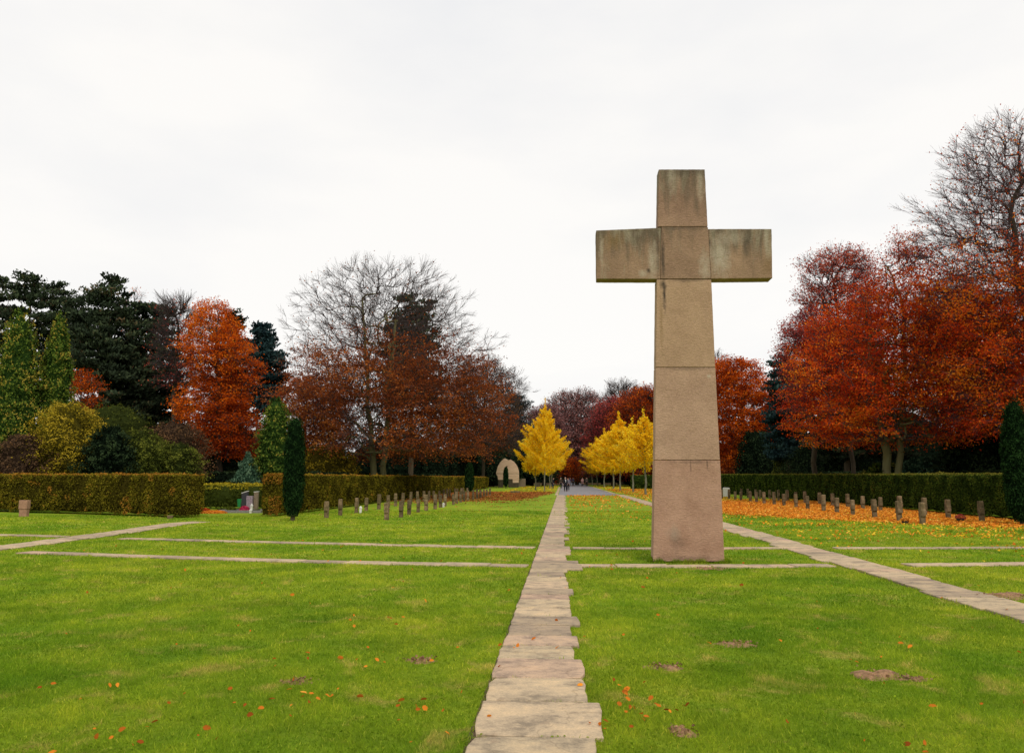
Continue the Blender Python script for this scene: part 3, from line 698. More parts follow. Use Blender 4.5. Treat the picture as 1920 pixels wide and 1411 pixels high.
# ---------------- grass blades: short lawn, coarser with distance
def grass():
    rng = np.random.default_rng(11); parts = []
    n1_, n2_, n3_ = SN(rng, 1.1), SN(rng, 0.33), SN(rng, 3.5)
    for y0, y1, dens, hgt, wd in ((4.0, 7.0, 7000, 0.030, 0.0038), (7.0, 10.5, 3600, 0.032, 0.0052), (10.5, 16.0, 1250, 0.038, 0.0085), (16.0, 25.0, 480, 0.040, 0.014), (25.0, 40.0, 150, 0.042, 0.026)):
        xa = lambda yy: X(-25, 1) * yy; xb = lambda yy: X(1945, 1) * yy
        area = (xb(y1) - xa(y1)) * (y1 - y0); n = int(area * dens)
        y = rng.uniform(y0, y1, n); x = rng.uniform(xa(y1), xb(y1), n)
        k = (x > xa(y) - .1) & (x < xb(y) + .1); x, y = x[k], y[k]; P = np.stack([x, y, 0 * x], 1)
        k = ~on_path(P)
        k &= ~((P[:, 1] > 32) & (P[:, 0] < -12.4) & (P[:, 1] > 34)) & ~(P[:, 0] > 17.2 + 0 * P[:, 0])
        P = P[k]
        tuft = n2_(P); h = hgt * (1 + 0.30 * tuft + 0.22 * n1_(P)) * rng.uniform(0.4, 1.35, len(P))
        # trim where it meets slabs and near the mounds is left to chance
        n = len(P); a = rng.uniform(0, 2 * np.pi, n); u = np.stack([np.cos(a), np.sin(a), 0 * a], 1)
        lean = rng.normal(size=(n, 2)) * 0.55; b = np.stack([lean[:, 0], lean[:, 1], np.ones(n)], 1); b = unit(b)
        b2 = unit(b + np.stack([lean[:, 0], lean[:, 1], -0.25 * np.ones(n)], 1) * 0.7)
        W2 = (wd * rng.uniform(0.6, 1.3, n) / 2)[:, None]; h = h[:, None]
        V = np.empty((n, 6, 3)); m1 = P + b * h * 0.55; tp = m1 + b2 * h * 0.5
        V[:, 0] = P - u * W2; V[:, 1] = P + u * W2; V[:, 2] = m1 + u * W2 * 0.85; V[:, 3] = m1 - u * W2 * 0.85; V[:, 4] = tp + u * W2 * 0.2; V[:, 5] = tp - u * W2 * 0.2
        bs = (np.arange(n) * 6)[:, None]; Q = np.concatenate([bs + np.array([[0, 1, 2, 3]]), bs + np.array([[3, 2, 4, 5]])])
        tone = np.clip(0.5 + 0.09 * n3_(P) + 0.09 * n1_(P) + 0.13 * n2_(P) + rng.normal(size=n) * 0.21, 0, 0.93); dry = rng.random(n) < 0.06; tone[dry] = rng.uniform(0.94, 1, dry.sum())
        parts.append((V.reshape(-1, 3), Q, np.repeat(tone, 6)))
    nc = 330; yc = 4.6 + 9.5 * rng.random(nc) ** 1.3; xc = rng.uniform(X(-10, 1) * yc, X(1930, 1) * yc); kk = rng.integers(10, 42, nc)
    P = np.repeat(np.stack([xc, yc, 0 * xc], 1), kk, 0); P = P + rng.normal(size=P.shape) * np.array([.075, .075, 0]); P[:, 2] = rng.uniform(.018, .034, len(P)); P = P[~on_path(P)]
    parts.append(leaf_quads(rng, P, .017 * rng.uniform(.6, 1.4, len(P)), rng.normal(size=P.shape) * .35 + np.array([0, 0, 1]), .95, np.clip(rng.normal(.30, .16, len(P)), 0, .9)))
    # unmown tufts against the foot of the big cross and along the slab rims
    x0, x1 = X(1224, 15.7), X(1359, 15.7); n = 5200; k = rng.integers(0, 3, n); u = rng.random(n); off = np.abs(rng.normal(size=n)) * .035 + .004
    x = np.where(k == 0, x0 + (x1 - x0) * u, np.where(k == 1, x0 - off, x1 + off)); y = np.where(k == 0, 15.7 - off, 15.7 + .38 * u); P = np.stack([x, y, 0 * x], 1)
    hb = (rng.uniform(.03, .085, n) * (1 + .5 * n2_(P)))[:, None]; a = rng.uniform(0, 6.28, n); uu = np.stack([np.cos(a), np.sin(a), 0 * a], 1) * .0035
    le = rng.normal(size=(n, 3)) * .25; le[:, 2] = 1; le = unit(le); V = np.empty((n, 4, 3)); V[:, 0] = P - uu; V[:, 1] = P + uu; V[:, 2] = P + le * hb + uu * .2; V[:, 3] = P + le * hb - uu * .2
    parts.append((V.reshape(-1, 3), np.arange(4 * n).reshape(n, 4), np.repeat(np.clip(rng.normal(.4, .2, n), 0, 1), 4)))
    V, Q, T = merge(parts); tag(qmesh('grass', V, Q, M['blade'], T), 'short mown green lawn grass over the whole field', None, None, 'stuff')
grass()

# ---------------- fallen leaves
def litter():
    rng = np.random.default_rng(21)
    def scatter(n, fx, fy, mat, size, name, label, prob=None, zr=(0.02, 0.045)):
        x = fx(n); y = fy(n)
        if callable(x): x = x(y)
        P = np.stack([x, y, rng.uniform(*zr, n)], 1)
        if prob is not None: P = P[rng.random(n) < prob(P)]
        n = len(P); f = np.clip(P[:, 1] / 35, 1, 3)
        V, Q, T = leaf_quads(rng, P, size * f * rng.uniform(0.6, 1.3, n), rng.normal(size=(n, 3)) * 0.55 + np.array([0, -0.15, 1]), 0.68, np.clip(rng.normal(0.55, 0.26, n), 0, 1), curl=0.25)
        parts[mat] = parts.get(mat, []) + [(V, Q, T)]
    parts = {}
    nz = SN(rng, 4.0); nz2 = SN(rng, 1.2)
    # the orange carpet under the right-hand trees
    def pc(P):
        edge = 6.8 + 0.5 * nz(P) + np.clip(36 - P[:, 1], 0, 12) * 0.68
        fx_ = np.clip((P[:, 0] - edge) / 1.1, 0, 1)
        return fx_ * np.clip((58 - P[:, 1]) / 5, 0, 1) * np.clip((P[:, 1] - 26.5) / 3, 0.03, 1) * (0.75 + 0.25 * nz2(P))
    scatter(88000, lambda n: rng.uniform(5.9, 17.1, n), lambda n: rng.uniform(25, 60, n), 'fallen', 0.105, 'fallen_leaves', 'x', pc)
    # thinner fringe around it
    def pf(P):
        return np.clip(0.42 + 0.4 * nz(P), 0.03, 1) * np.clip((P[:, 0] - 5.2) / 6, 0, 1) * np.clip((P[:, 1] - 17) / 9, 0.03, 1)
    scatter(17000, lambda n: rng.uniform(5.9, 17.0, n), lambda n: rng.uniform(16, 62, n), 'fallen_yellow', 0.085, '', '', pf)
    scatter(15000, lambda n: rng.uniform(5.9, 17.0, n), lambda n: rng.uniform(18, 62, n), 'fallen', 0.085, '', '', pf)
    # lawn between the two paths in front of the road
    scatter(2600, lambda n: rng.uniform(0.4, 5.0, n), lambda n: rng.uniform(24, 76, n), 'fallen', 0.08, '', '', lambda P: np.clip((P[:, 1] - 24) / 22, 0, 1) * np.clip(0.5 + 0.6 * nz(P), 0, 1))
    # left: brown drift beneath the far end of the hedge and around the ginkgos
    def pl(P): return np.clip((P[:, 1] - 52) / 8, 0, 1) * np.clip((-2.3 - P[:, 0] + (P[:, 1] - 60) * 0.06) / 1.5, 0, 1) * np.clip(0.7 + 0.5 * nz(P), 0, 1) * np.clip((96 - P[:, 1]) / 10, 0, 1)
    scatter(26000, lambda n: rng.uniform(-12, -0.9, n), lambda n: rng.uniform(50, 98, n), 'fallen_brown', 0.07, '', '', pl)
    scatter(6000, lambda n: rng.uniform(-11, -0.9, n), lambda n: rng.uniform(25, 62, n), 'fallen_brown', 0.06, '', '', lambda P: np.clip(0.25 + 0.5 * nz(P), 0, 1) * np.clip((P[:, 1] - 26) / 30, 0, 1))
    scatter(2600, lambda n: rng.uniform(-7.5, -1.0, n), lambda n: rng.uniform(82, 165, n), 'fallen_yellow', 0.06, '', '', lambda P: np.clip(0.6 + 0.6 * nz(P), 0, 1))
    scatter(3200, lambda n: rng.uniform(5.6, 13, n), lambda n: rng.uniform(62, 165, n), 'fallen_yellow', 0.06, '', '', lambda P: np.clip(0.6 + 0.6 * nz(P), 0, 1))
    scatter(5000, lambda n: rng.uniform(6.0, 14, n), lambda n: rng.uniform(60, 120, n), 'fallen', 0.075, '', '', lambda P: np.clip(0.5 + 0.6 * nz(P), 0, 1))
    for k, lab in (('fallen', 'bright orange fallen leaves carpeting the grass below the right hand trees'), ('fallen_brown', 'rusty brown fallen leaves drifted on the left lawn'), ('fallen_yellow', 'yellow fallen leaves sprinkled around the young yellow trees')):
        V, Q, T = merge(parts[k]); tag(qmesh('fallen_leaves', V, Q, M[k], T), lab, None, None, 'stuff')
    # sparse single leaves on the near lawn, curled up
    parts = []
    n = 300; y = 4.6 + 17 * rng.random(n) ** 1.4; x = rng.uniform(X(-10, 1) * y, X(1930, 1) * y); P = np.stack([x, y, rng.uniform(0.028, 0.042, n)], 1)
    keep = rng.random(n) < np.clip(0.45 + 0.5 * nz2(P * 0.6), 0.08, 1); P = P[keep]
    hot = [(1245, 1336, 14, .5), (1150, 1368, 6, .35), (560, 1320, 16, 1.0), (390, 1360, 12, .8), (830, 1330, 6, .4), (640, 1240, 10, .9), (980, 1215, 5, .6), (1190, 1300, 6, .5), (690, 1170, 8, .9)]
    for a, b, k, sp in hot:
        g = G(a, b); q = g + rng.normal(size=(k, 3)) * np.array([sp * .35, sp * .3, 0]); q[:, 2] = 0.036; P = np.concatenate([P, q])
    n = len(P); tone = np.clip(rng.normal(0.36, 0.25, n), 0, 1)
    # each leaf: two folded quads
    nrm = unit(rng.normal(size=(n, 3)) * 0.5 + np.array([0, -0.2, 1])); al = unit(rng.normal(size=(n, 3)) * np.array([1, 1, .3]))
    u = unit(al - (al * nrm).sum(1)[:, None] * nrm); v = np.cross(nrm, u); L = (0.018 * rng.uniform(0.55, 1.35, n) * (1 + .03 * P[:, 1]))[:, None]
    V = np.empty((n, 6, 3)); fold = 0.35
    V[:, 0] = P - u * L; V[:, 1] = P + u * L + nrm * L * .35; V[:, 2] = P + u * L * .45 + v * L * .6 + nrm * L * fold; V[:, 3] = P - u * L * .45 + v * L * .5 + nrm * L * fold
    V[:, 4] = P - u * L * .45 - v * L * .5 + nrm * L * fold; V[:, 5] = P + u * L * .45 - v * L * .6 + nrm * L * fold
    bs = (np.arange(n) * 6)[:, None]; Q = np.concatenate([bs + np.array([[0, 1, 2, 3]]), bs + np.array([[0, 4, 5, 1]])])
    tag(qmesh('scattered_leaves', V.reshape(-1, 3), Q, M['fallen'], np.repeat(tone * .8, 6)), 'single curled orange leaves lying on the near lawn', None, None, 'stuff')
litter()

# ---------------- earth mounds (molehills)
def mound(px, py, rx, ry, h, label, seed):
    rng = np.random.default_rng(seed); g = G(px, py); na, nr_ = 26, 9; Vv = []; nz = SN(rng, 0.22); nz3 = SN(rng, 0.05)
    for i in range(nr_):
        q = i / (nr_ - 1)
        for a in np.linspace(0, 2 * np.pi, na, endpoint=False):
            x, y_ = rx * q * math.cos(a), ry * q * math.sin(a); Vv.append((x, y_, 0))
    Vv = np.array(Vv); q = np.repeat(np.linspace(0, 1, nr_), na); s = 1 + 0.30 * nz(Vv); Vv[:, 0] *= s; Vv[:, 1] *= s
    Vv[:, 2] = h * np.clip(1 - q ** 1.6, 0, 1) * (1 + 0.3 * nz(Vv)) + nz3(Vv) * 0.005 * (1 - q) + 0.012 * (1 - q) - 0.004
    i = np.arange(nr_ - 1)[:, None] * na; j = np.arange(na)[None]; jn = (j + 1) % na
    Q = np.stack([i + j, i + jn, i + na + jn, i + na + j], axis=2).reshape(-1, 4)
    # crumbs
    k = 46; c_ = np.stack([rng.normal(size=k) * rx * .45, rng.normal(size=k) * ry * .45, np.full(k, 0.02) + rng.random(k) * h * .4], 1)
    LQ = leaf_quads(rng, c_, 0.03 * rng.uniform(.5, 1.3, k), rng.normal(size=(k, 3)) + np.array([0, 0, 1]), 0.9)
    V, Q, T = merge([(Vv, Q, np.full(len(Vv), .5)), LQ])
    o = qmesh('earth_mound', V, Q, M['mound'], T); o.location = (g[0], g[1], 0.0); tag(o, label, 'mound', 'bare earth mounds on the lawn')
for a in ((1645, 1267, .20, .16, .045, 'largest reddish earth mound on the right hand lawn', 1), (1712, 1274, .16, .06, .012, 'thin earth streak trailing right from the largest mound', 2),
          (1243, 1252, .17, .12, .014, 'flat brown earth patch halfway between middle path and largest mound', 3), (1380, 1208, .20, .13, .016, 'worn earth patch farthest from the viewer on right lawn', 4),
          (1277, 1374, .11, .10, .02, 'small brown mound with orange leaves nearest the viewer', 5), (785, 1239, .17, .10, .012, 'small earth patch just left of the middle path', 6),
          (562, 1278, .15, .10, .012, 'small earth patch in yellowed grass of the left lawn', 7), (1330, 1066, .33, .26, .02, 'leafy earth patch on the thin path in front of the big cross', 8),
          (1885, 1118, .35, .25, .05, 'dark earth heap on the far side of the right slab path', 9)): mound(*a)

# ================================================================== THE BIG CROSS
DC = 15.70; TH = 0.36
BLK, PAL, OCH = (0.045, 0.036, 0.028), (0.42, 0.36, 0.27), (0.20, 0.125, 0.05)
STONE_TOP = sandstone('sandstone_top', (0.350, 0.220, 0.150), (0.230, 0.140, 0.095), 0.8, (6.55, 7.85), 1.3, 0.5, [(1258, 330, .10, .45, PAL, .5), (1312, 345, .09, .5, PAL, .55), (1290, 322, .5, .14, BLK, .45)])
STONE_ARM = sandstone('sandstone_arm', (0.355, 0.232, 0.148), (0.235, 0.150, 0.095), 0.85, (5.3, 6.75), 4.1, 0.7,
    [(1233, 470, .05, .8, BLK, .55), (1224, 490, .13, .55, PAL, .7), (1216, 507, .06, .07, BLK, .9), (1150, 450, .30, .28, OCH, .6), (1128, 470, .06, .5, PAL, .55), (1206, 512, .12, .10, PAL, .6), (1350, 480, .26, .55, PAL, .75), (1375, 445, .35, .2, PAL, .45), (1330, 455, .05, .12, BLK, .7), (1400, 455, .18, .35, BLK, .35), (1440, 500, .2, .3, OCH, .4), (1436, 450, .05, .4, PAL, .5)])
STONE_MIDX = sandstone('sandstone_crossing', (0.345, 0.222, 0.145), (0.240, 0.150, 0.098), 0.6, (5.7, 7.0), 8.8, 0.2, [(1243, 480, .05, .75, BLK, .8), (1322, 500, .16, .45, PAL, .6), (1280, 428, .5, .06, BLK, .5)])
STONE_UP = sandstone('sandstone_upper', (0.455, 0.302, 0.190), (0.360, 0.232, 0.145), 0.5, (5.0, 6.3), 2.2, 0.1, [(1246, 552, .05, .42, BLK, .95), (1244, 532, .09, .12, BLK, .9), (1240, 600, .05, .8, OCH, .5), (1290, 526, .5, .05, BLK, .4)])
STONE_MID = sandstone('sandstone_middle', (0.465, 0.305, 0.208), (0.360, 0.230, 0.155), 0, None, 5.7, 0, [(1290, 691, .6, .05, BLK, .35), (1330, 705, .05, .05, PAL, .9)])
STONE_LOW = sandstone('sandstone_lower', (0.480, 0.298, 0.208), (0.350, 0.205, 0.138), 0, None, 9.4, 0, [(1268, 1015, .22, .28, BLK, .35), (1262, 1000, .16, .2, PAL, .3), (1300, 866, .6, .05, BLK, .4), (1295, 872, .02, .2, BLK, .5), (1326, 870, .02, .14, BLK, .6), (1290, 1046, .7, .07, BLK, .35)])
cz = lambda px, py: W(px, py, DC)
root = thing('stone_cross', 'giant pinkish brown sandstone cross with stained arms standing on the lawn', 'cross', (cz(1290, 1048)[0], DC, 0))
ox = cz(1290, 1048)[0]
def block(name, corners, mat, th, yoff=0.0, bev=0.012, label=None):
    """corners: 4 px corners of the front (tl, tr, br, bl); set back and given a real thickness"""
    pts = [cz(*c_) for c_ in corners]; bm = bmesh.new()
    fv = [bm.verts.new((p[0] - ox, yoff, p[2])) for p in pts]; bv = [bm.verts.new((p[0] - ox, yoff + th, p[2])) for p in pts]
    bm.faces.new([fv[3], fv[2], fv[1], fv[0]][::1]); bm.faces.new([bv[0], bv[1], bv[2], bv[3]])
    for a in range(4):
        b = (a + 1) % 4; bm.faces.new([fv[a], fv[b], bv[b], bv[a]])
    bmesh.ops.recalc_face_normals(bm, faces=bm.faces[:]); bm_bevel(bm, bev, 2)
    # subdivide and ruffle the edges so that they look hewn
    le_ = [e for e in bm.edges if e.calc_length() > .2]
    bmesh.ops.subdivide_edges(bm, edges=le_, cuts=26, use_grid_fill=True)
    from mathutils import noise as mn
    for v_ in bm.verts:
        q = v_.co * 7.0; q2 = v_.co * 23.0; k_ = mn.noise(q) * .0045 + mn.noise(q2 + Vector((7, 3, 1))) * .0035
        c0 = Vector((v_.co.x, yoff + th / 2, v_.co.z)); v_.co.x += mn.noise(q + Vector((3, 9, 2))) * .0035; v_.co.z += mn.noise(q2) * .003; v_.co.y += k_ * (1 if v_.co.y < c0.y else -1)
    bmesh.ops.triangulate(bm, faces=[f for f in bm.faces if len(f.verts) > 4])
    o = bmobj(name, bm, mat, root); 
    if label: o['label'] = label
    return o
# edges of the shaft, read as px at the joints
block('base_block', [(1227.8, 862.8), (1350.2, 862.8), (1358.5, 1052), (1224.5, 1052)], STONE_LOW, TH + .02, 0, label='pink tinged lowest block with a pitted patch')
block('shaft_block', [(1229.5, 688.9), (1341.5, 688.9), (1350.0, 861.8), (1228.0, 861.8)], STONE_MID, TH, 0.004)
block('shaft_block', [(1231.5, 524.0), (1333.8, 524.0), (1341.2, 688.0), (1229.7, 688.0)], STONE_UP, TH - .01, 0.0, label='yellowish upper shaft block with a black stain')
block('crossing_block', [(1240.0, 425.6), (1327.6, 425.6), (1333.0, 522.6), (1238.5, 522.6)], STONE_MIDX, TH - .01, -0.003)
block('arm', [(1117.5, 431.8), (1239.6, 426.8), (1238.2, 522.8), (1118.6, 522.6)], STONE_ARM, TH - .02, 0.0, label='left arm with dark and pale runs')
block('arm', [(1327.9, 429.0), (1447.0, 429.0), (1448.4, 521.2), (1333.3, 522.4)], STONE_ARM, TH - .02, 0.002, label='right arm with grey lichen')
block('top_block', [(1235.0, 317.4), (1321.6, 317.4), (1327.0, 424.4), (1233.4, 424.8)], STONE_TOP, TH - .03, 0.002, label='top block with dark weathered upper edge')

# ================================================================== GRAVE MARKERS
def marker_mesh(hh=0.68, seed=0):
    rng = random.Random(seed); bm = bmesh.new(); t2 = 0.078
    # seen along the row: a slim stone cross facing the middle path; outline in y-z, thickness in x
    o = [(-.075, 0), (-.075, .26), (-.118, .275), (-.115, .49), (-.092, .51), (-.085, hh - .02), (-.06, hh), (.06, hh), (.085, hh - .02), (.092, .51), (.115, .49), (.118, .275), (.075, .26), (.075, 0)]
    o = [(a + rng.uniform(-.006, .006), b + (rng.uniform(-.006, .006) if b else -0.05)) for a, b in o]
    fa = [bm.verts.new((-t2, a, b)) for a, b in o]; fb = [bm.verts.new((t2, a, b)) for a, b in o]
    bm.faces.new(fa); bm.faces.new(fb[::-1]); n = len(o)
    for i in range(n): bm.faces.new([fa[i], fb[i], fb[(i + 1) % n], fa[(i + 1) % n]])
    bmesh.ops.recalc_face_normals(bm, faces=bm.faces[:]); bm_bevel(bm, 0.012, 1)
    me = bpy.data.meshes.new('grave_marker'); bm.to_mesh(me); bm.free(); me.materials.append(M['grave']); return me
mk = [marker_mesh(0.66, 1), marker_mesh(0.70, 2), marker_mesh(0.74, 3)]
ORD = ['first', 'second', 'third', 'fourth', 'fifth', 'sixth', 'seventh', 'eighth', 'ninth', 'tenth', 'eleventh', 'twelfth', 'thirteenth', 'fourteenth', 'fifteenth',
       'sixteenth', 'seventeenth', 'eighteenth', 'nineteenth', 'twentieth', 'twenty-first', 'twenty-second', 'twenty-third', 'twenty-fourth', 'twenty-fifth']
def marker_row(x, y0, dy, n, rowname, group, seed, hs=1.0):
    rng = random.Random(seed)
    for k in range(n):
        o = link(bpy.data.objects.new('grave_marker', rng.choice(mk)))
        o.location = (x + rng.uniform(-.10, .10), y0 + dy * k + rng.uniform(-.12, .12), 0)
        o.rotation_euler = (R(rng.uniform(-1.5, 1.5)), R(rng.uniform(-1.5, 1.5)), R(rng.uniform(-4, 4))); s = hs * rng.uniform(0.94, 1.06); o.scale = (s, s, s)
        lab = f'small grey grave cross, nearest of {rowname}' if k == 0 else f'small grave cross, {ORD[k]} from the near end of {rowname}'
        tag(o, lab, 'grave marker', group)
marker_row(-9.6, 32.4, 2.25, 22, 'the left row beside the hedge', 'stone grave crosses of the left row along the hedge', 3)
marker_row(-6.75, 30.8, 2.25, 20, 'the left row nearer the path', 'stone grave crosses of the left row nearer the path', 4)
marker_row(12.5, 29.1, 2.2, 19, 'the right row nearer the path', 'stone grave crosses of the right row nearer the path', 5, 1.03)
marker_row(15.35, 31.0, 2.35, 18, 'the right row beside the hedge', 'stone grave crosses of the right row along the hedge', 6, 1.03)
# squat stone in front of the left hedge
def box_thing(name, label, cat, px, py, D, dims, mat, rz=0, bev=0.015, group=None):
    bm = bmesh.new(); w_, d_, h_ = dims; bm_box(bm, -w_ / 2, w_ / 2, -d_ / 2, d_ / 2, -0.03, h_); bm_bevel(bm, bev, 1)
    o = bmobj(name, bm, mat); o.location = (X(px, D), D, 0); o.rotation_euler = (0, 0, rz); return tag(o, label, cat, group)
M['pinkstone'] = plain('reddish_stone', (0.32, 0.18, 0.115), 0.95, 0.3, 9)
g = G(44.5, 968)
r_ = thing('grave_marker', 'reddish squat stone grave cross alone before the leftmost hedge', 'grave marker', (g[0], g[1], 0))
bm = bmesh.new(); bm_box(bm, -.185, .185, -.12, .12, .31, .68); bm_bevel(bm, .015, 1); bmobj('head', bm, M['pinkstone'], r_)
bm = bmesh.new(); bm_box(bm, -.165, .165, -.10, .10, -.04, .308); bm_bevel(bm, .012, 1); bmobj('shaft', bm, M['pinkstone'], r_)
g = G(323, 972); box_thing('boundary_stone', 'small pale stone stub at the foot of the left hedge corner', 'stone', 323, 972, g[1], (.20, .14, .13), M['grave'])
# flowers at the right hand markers, a lantern at the left ones
def posy(label, x, y, r, mat, name='flower_bowl'):
    rng = np.random.default_rng(int(abs(x) * 10)); rt = thing(name, label, 'flowers', (x, y, 0))
    bm = bmesh.new(); bmesh.ops.create_cone(bm, cap_ends=True, segments=14, radius1=r * .5, radius2=r * .75, depth=r * .7, matrix=Matrix.Translation((0, 0, r * .35))); bmobj('bowl', bm, M['bark_dark'], rt)
    P = unit(rng.normal(size=(260, 3))) * r * rng.uniform(.7, 1, (260, 1)); P[:, 2] = np.abs(P[:, 2]) * .8 + r * .65
    V, Q, T = leaf_quads(rng, P, .045, rng.normal(size=P.shape), .8); qmesh('blossoms', V, Q, mat, T, rt)
posy('bright red orange flower bowl beside the nearest marker of the right rows', X(1690, 29.4), 29.3, .17, M['fallen'])
posy('dark wine red plant bowl by the nearest hedge side marker on the right', X(1793, 30.9), 30.8, .20, M['crimson'])

# ================================================================== HEDGES
def mott(P, t_):  # copper patches of dead leaves
    return t_
hl = [G(-260, 952), G(0, 959.5), G(180, 964.5), G(352, 971)]
pts = np.array([[p[0], p[1] + 0.55] for p in hl]); pts[-1, 0] -= 0.1
rngz = np.random.default_rng(77); zA = SN(rngz, 2.2); zB = SN(rngz, 0.8)
def tonel(P, t_):
    a = zA(P) * 0.5 + zB(P) * 0.5
    return np.where((a > 0.75) & (np.random.default_rng(1).random(len(P)) < .5), 0.97, t_)
hedge(31, 'tall clipped olive and copper beech hedge at far left, nearest the viewer', pts, 1.1, 1.80, 1.72, M['hedge'], 900, 0.066, 'clipped hedges round the grave field', tone_f=tonel, rough=0.035)
def tone2(P, t_):
    c = (P[:, 1] < 33.75) & ((P[:, 2] > 1.35) | ((P[:, 2] < 0.85) & (P[:, 0] > -12.4)))
    return np.where(c & (np.random.default_rng(2).random(len(P)) < .6), 0.99, t_)
hedge(32, 'long clipped hedge behind the left grave rows with coppery near end', [(-12.32, 33.4), (-12.28, 52), (-12.25, 82), (-12.25, 97), (-12.25, 128)], 0.66, 1.74, 1.74, M['hedge'], 900, 0.066, 'clipped hedges round the grave field', tone_f=tone2, sides=(1, 1))
hedge(33, 'long dark yew hedge behind the right grave rows', [(17.95, 29.2), (17.85, 50), (17.6, 70), (17.4, 92)], 1.4, 1.72, 1.98, M['yewhedge'], 850, 0.066, 'clipped hedges round the grave field', top_tone=1.0)
# low yellow topped hedge behind the planted grave
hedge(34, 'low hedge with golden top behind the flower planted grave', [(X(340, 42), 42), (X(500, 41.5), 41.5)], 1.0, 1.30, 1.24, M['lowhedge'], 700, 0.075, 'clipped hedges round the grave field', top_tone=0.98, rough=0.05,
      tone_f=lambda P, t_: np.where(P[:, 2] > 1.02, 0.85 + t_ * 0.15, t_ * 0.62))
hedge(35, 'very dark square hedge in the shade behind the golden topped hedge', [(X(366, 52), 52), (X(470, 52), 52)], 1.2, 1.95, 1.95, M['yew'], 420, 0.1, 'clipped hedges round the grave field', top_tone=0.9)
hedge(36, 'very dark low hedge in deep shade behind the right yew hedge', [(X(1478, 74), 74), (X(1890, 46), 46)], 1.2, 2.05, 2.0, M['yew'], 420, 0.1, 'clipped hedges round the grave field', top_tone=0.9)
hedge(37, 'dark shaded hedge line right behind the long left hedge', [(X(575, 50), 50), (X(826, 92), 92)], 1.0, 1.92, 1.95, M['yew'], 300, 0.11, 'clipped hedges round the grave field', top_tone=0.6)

# ================================================================== PLANTED GRAVE
DG = 38.5
M['granite'] = plain('dark_granite', (0.045, 0.045, 0.050), 0.35, 0.3, 25)
M['brownstone'] = plain('brown_stone', (0.20, 0.15, 0.10), 0.8, 0.3, 20)
M['whitestone'] = plain('pale_stone', (0.62, 0.60, 0.55), 0.8, 0.15, 20)
M['mauvestone'] = plain('mauve_stone', (0.26, 0.20, 0.23), 0.7, 0.5, 22)
M['greenplastic'] = plain('green_plastic', (0.02, 0.20, 0.06), 0.4, 0.1, 10)
M['kerbstone'] = plain('grey_kerb_stone', (0.20, 0.19, 0.18), 0.7, 0.3, 15)
def gravestone(label, px, D, w_, h_, slope, mat, d_=.16, cap=None):
    rt = thing('gravestone', label, 'gravestone', (X(px, D), D, 0)); bm = bmesh.new(); v = bm_box(bm, -w_/2, w_/2, -d_/2, d_/2, -.03, h_)
    for q in (4, 7): v[q].co.z -= slope
    bm_bevel(bm, .012, 1); bmobj('slab', bm, mat, rt)
    if cap:
        bm = bmesh.new(); v = bm_box(bm, -w_/2-.01, w_/2+.01, -d_/2-.01, d_/2+.01, h_+.002, h_+.035)
        for q in (0, 3, 4, 7): v[q].co.z -= slope
        bm_bevel(bm, .006, 1); bmobj('pale_top', bm, cap, rt)  # thin pale stone cap following the slope of the top
gravestone('dark polished gravestone with slanting bright top', 461, DG + .4, .30, .95, .10, M['granite'], cap=M['whitestone'])
gravestone('slim brown gravestone pillar with pale top', 482, DG + .3, .20, .93, .02, M['brownstone'], cap=M['whitestone'])
gravestone('mottled mauve gravestone between the dark and the brown stone', 470, DG + .1, .30, .74, 0, M['mauvestone'])
g0 = thing('grave_kerb', 'grey stone kerb frame of the planted grave', 'kerb', (X(463, 37.6), 37.6, 0))
for nm, (a, b, c_, d_) in (('kerb_stone', (-1.1, 1.1, -.95, -.83)), ('kerb_stone', (-1.1, 1.1, .6, .72)), ('kerb_stone', (-1.1, -.98, -.82, .59)), ('kerb_stone', (.98, 1.1, -.82, .59))):
    bm = bmesh.new(); bm_box(bm, a, b, c_, d_, -.02, .12); bm_bevel(bm, .01, 1); bmobj(nm, bm, M['kerbstone'], g0)
def cushion(seed, name, label, px, D, rx, ry, h, mat, n=1200, leaf=.06, cat='plant'):
    rng = np.random.default_rng(seed); P = unit(rng.normal(size=(n, 3))) * rng.uniform(.75, 1, (n, 1)) * np.array([rx, ry, h]); P[:, 2] = np.abs(P[:, 2])
    H = hull(rng, [(0.0, rx * .9, 0), (h * .5, rx * .8, 0), (h * .95, rx * .2, 0)], 0, 0, 8, 16, .8); H[0][:, 1] *= ry / rx
    V, Q, T = merge([H, leaf_quads(rng, P, leaf, P / np.array([rx, ry, h]) + rng.normal(size=P.shape) * .5, .7, np.clip(rng.normal(.5, .25, n), 0, 1))])
    o = qmesh(name, V, Q, mat, T); o.location = (X(px, D), D, 0); return tag(o, label, cat)
cushion(1, 'heather_cushion', 'domed deep pink heather cushion on the planted grave', 461, 37.2, .28, .26, .32, M['pink'])
cushion(2, 'ground_cover_plant', 'low dark red ground cover plant beside the planted grave', 377, 36.8, .55, .6, .26, M['flowerred'], 2200, .07)
cushion(3, 'ground_cover_plant', 'orange tinted low ground cover plant right of the dark red one', 404, 36.3, .62, .5, .15, M['fallen'], 1500, .06)
cushion(4, 'cushion_shrub', 'small round clipped green shrub touching the left hedge end', 359, 38.2, .33, .33, .72, M['lowhedge'], 2200, .06, 'bush')
cushion(5, 'cushion_shrub', 'tiny grey green shrub left of the pink heather', 437, 37.6, .26, .22, .28, M['olive'], 900, .06, 'bush')
cushion(6, 'cushion_shrub', 'low round dark shrub between the dark red plants and pink heather', 420, 37.9, .32, .3, .22, M['yewhedge'], 900, .06, 'bush')
cushion(7, 'cushion_shrub', 'low green tuft right of the pink heather by the copper hedge', 484, 37.1, .30, .3, .17, M['olive'], 900, .05, 'bush')
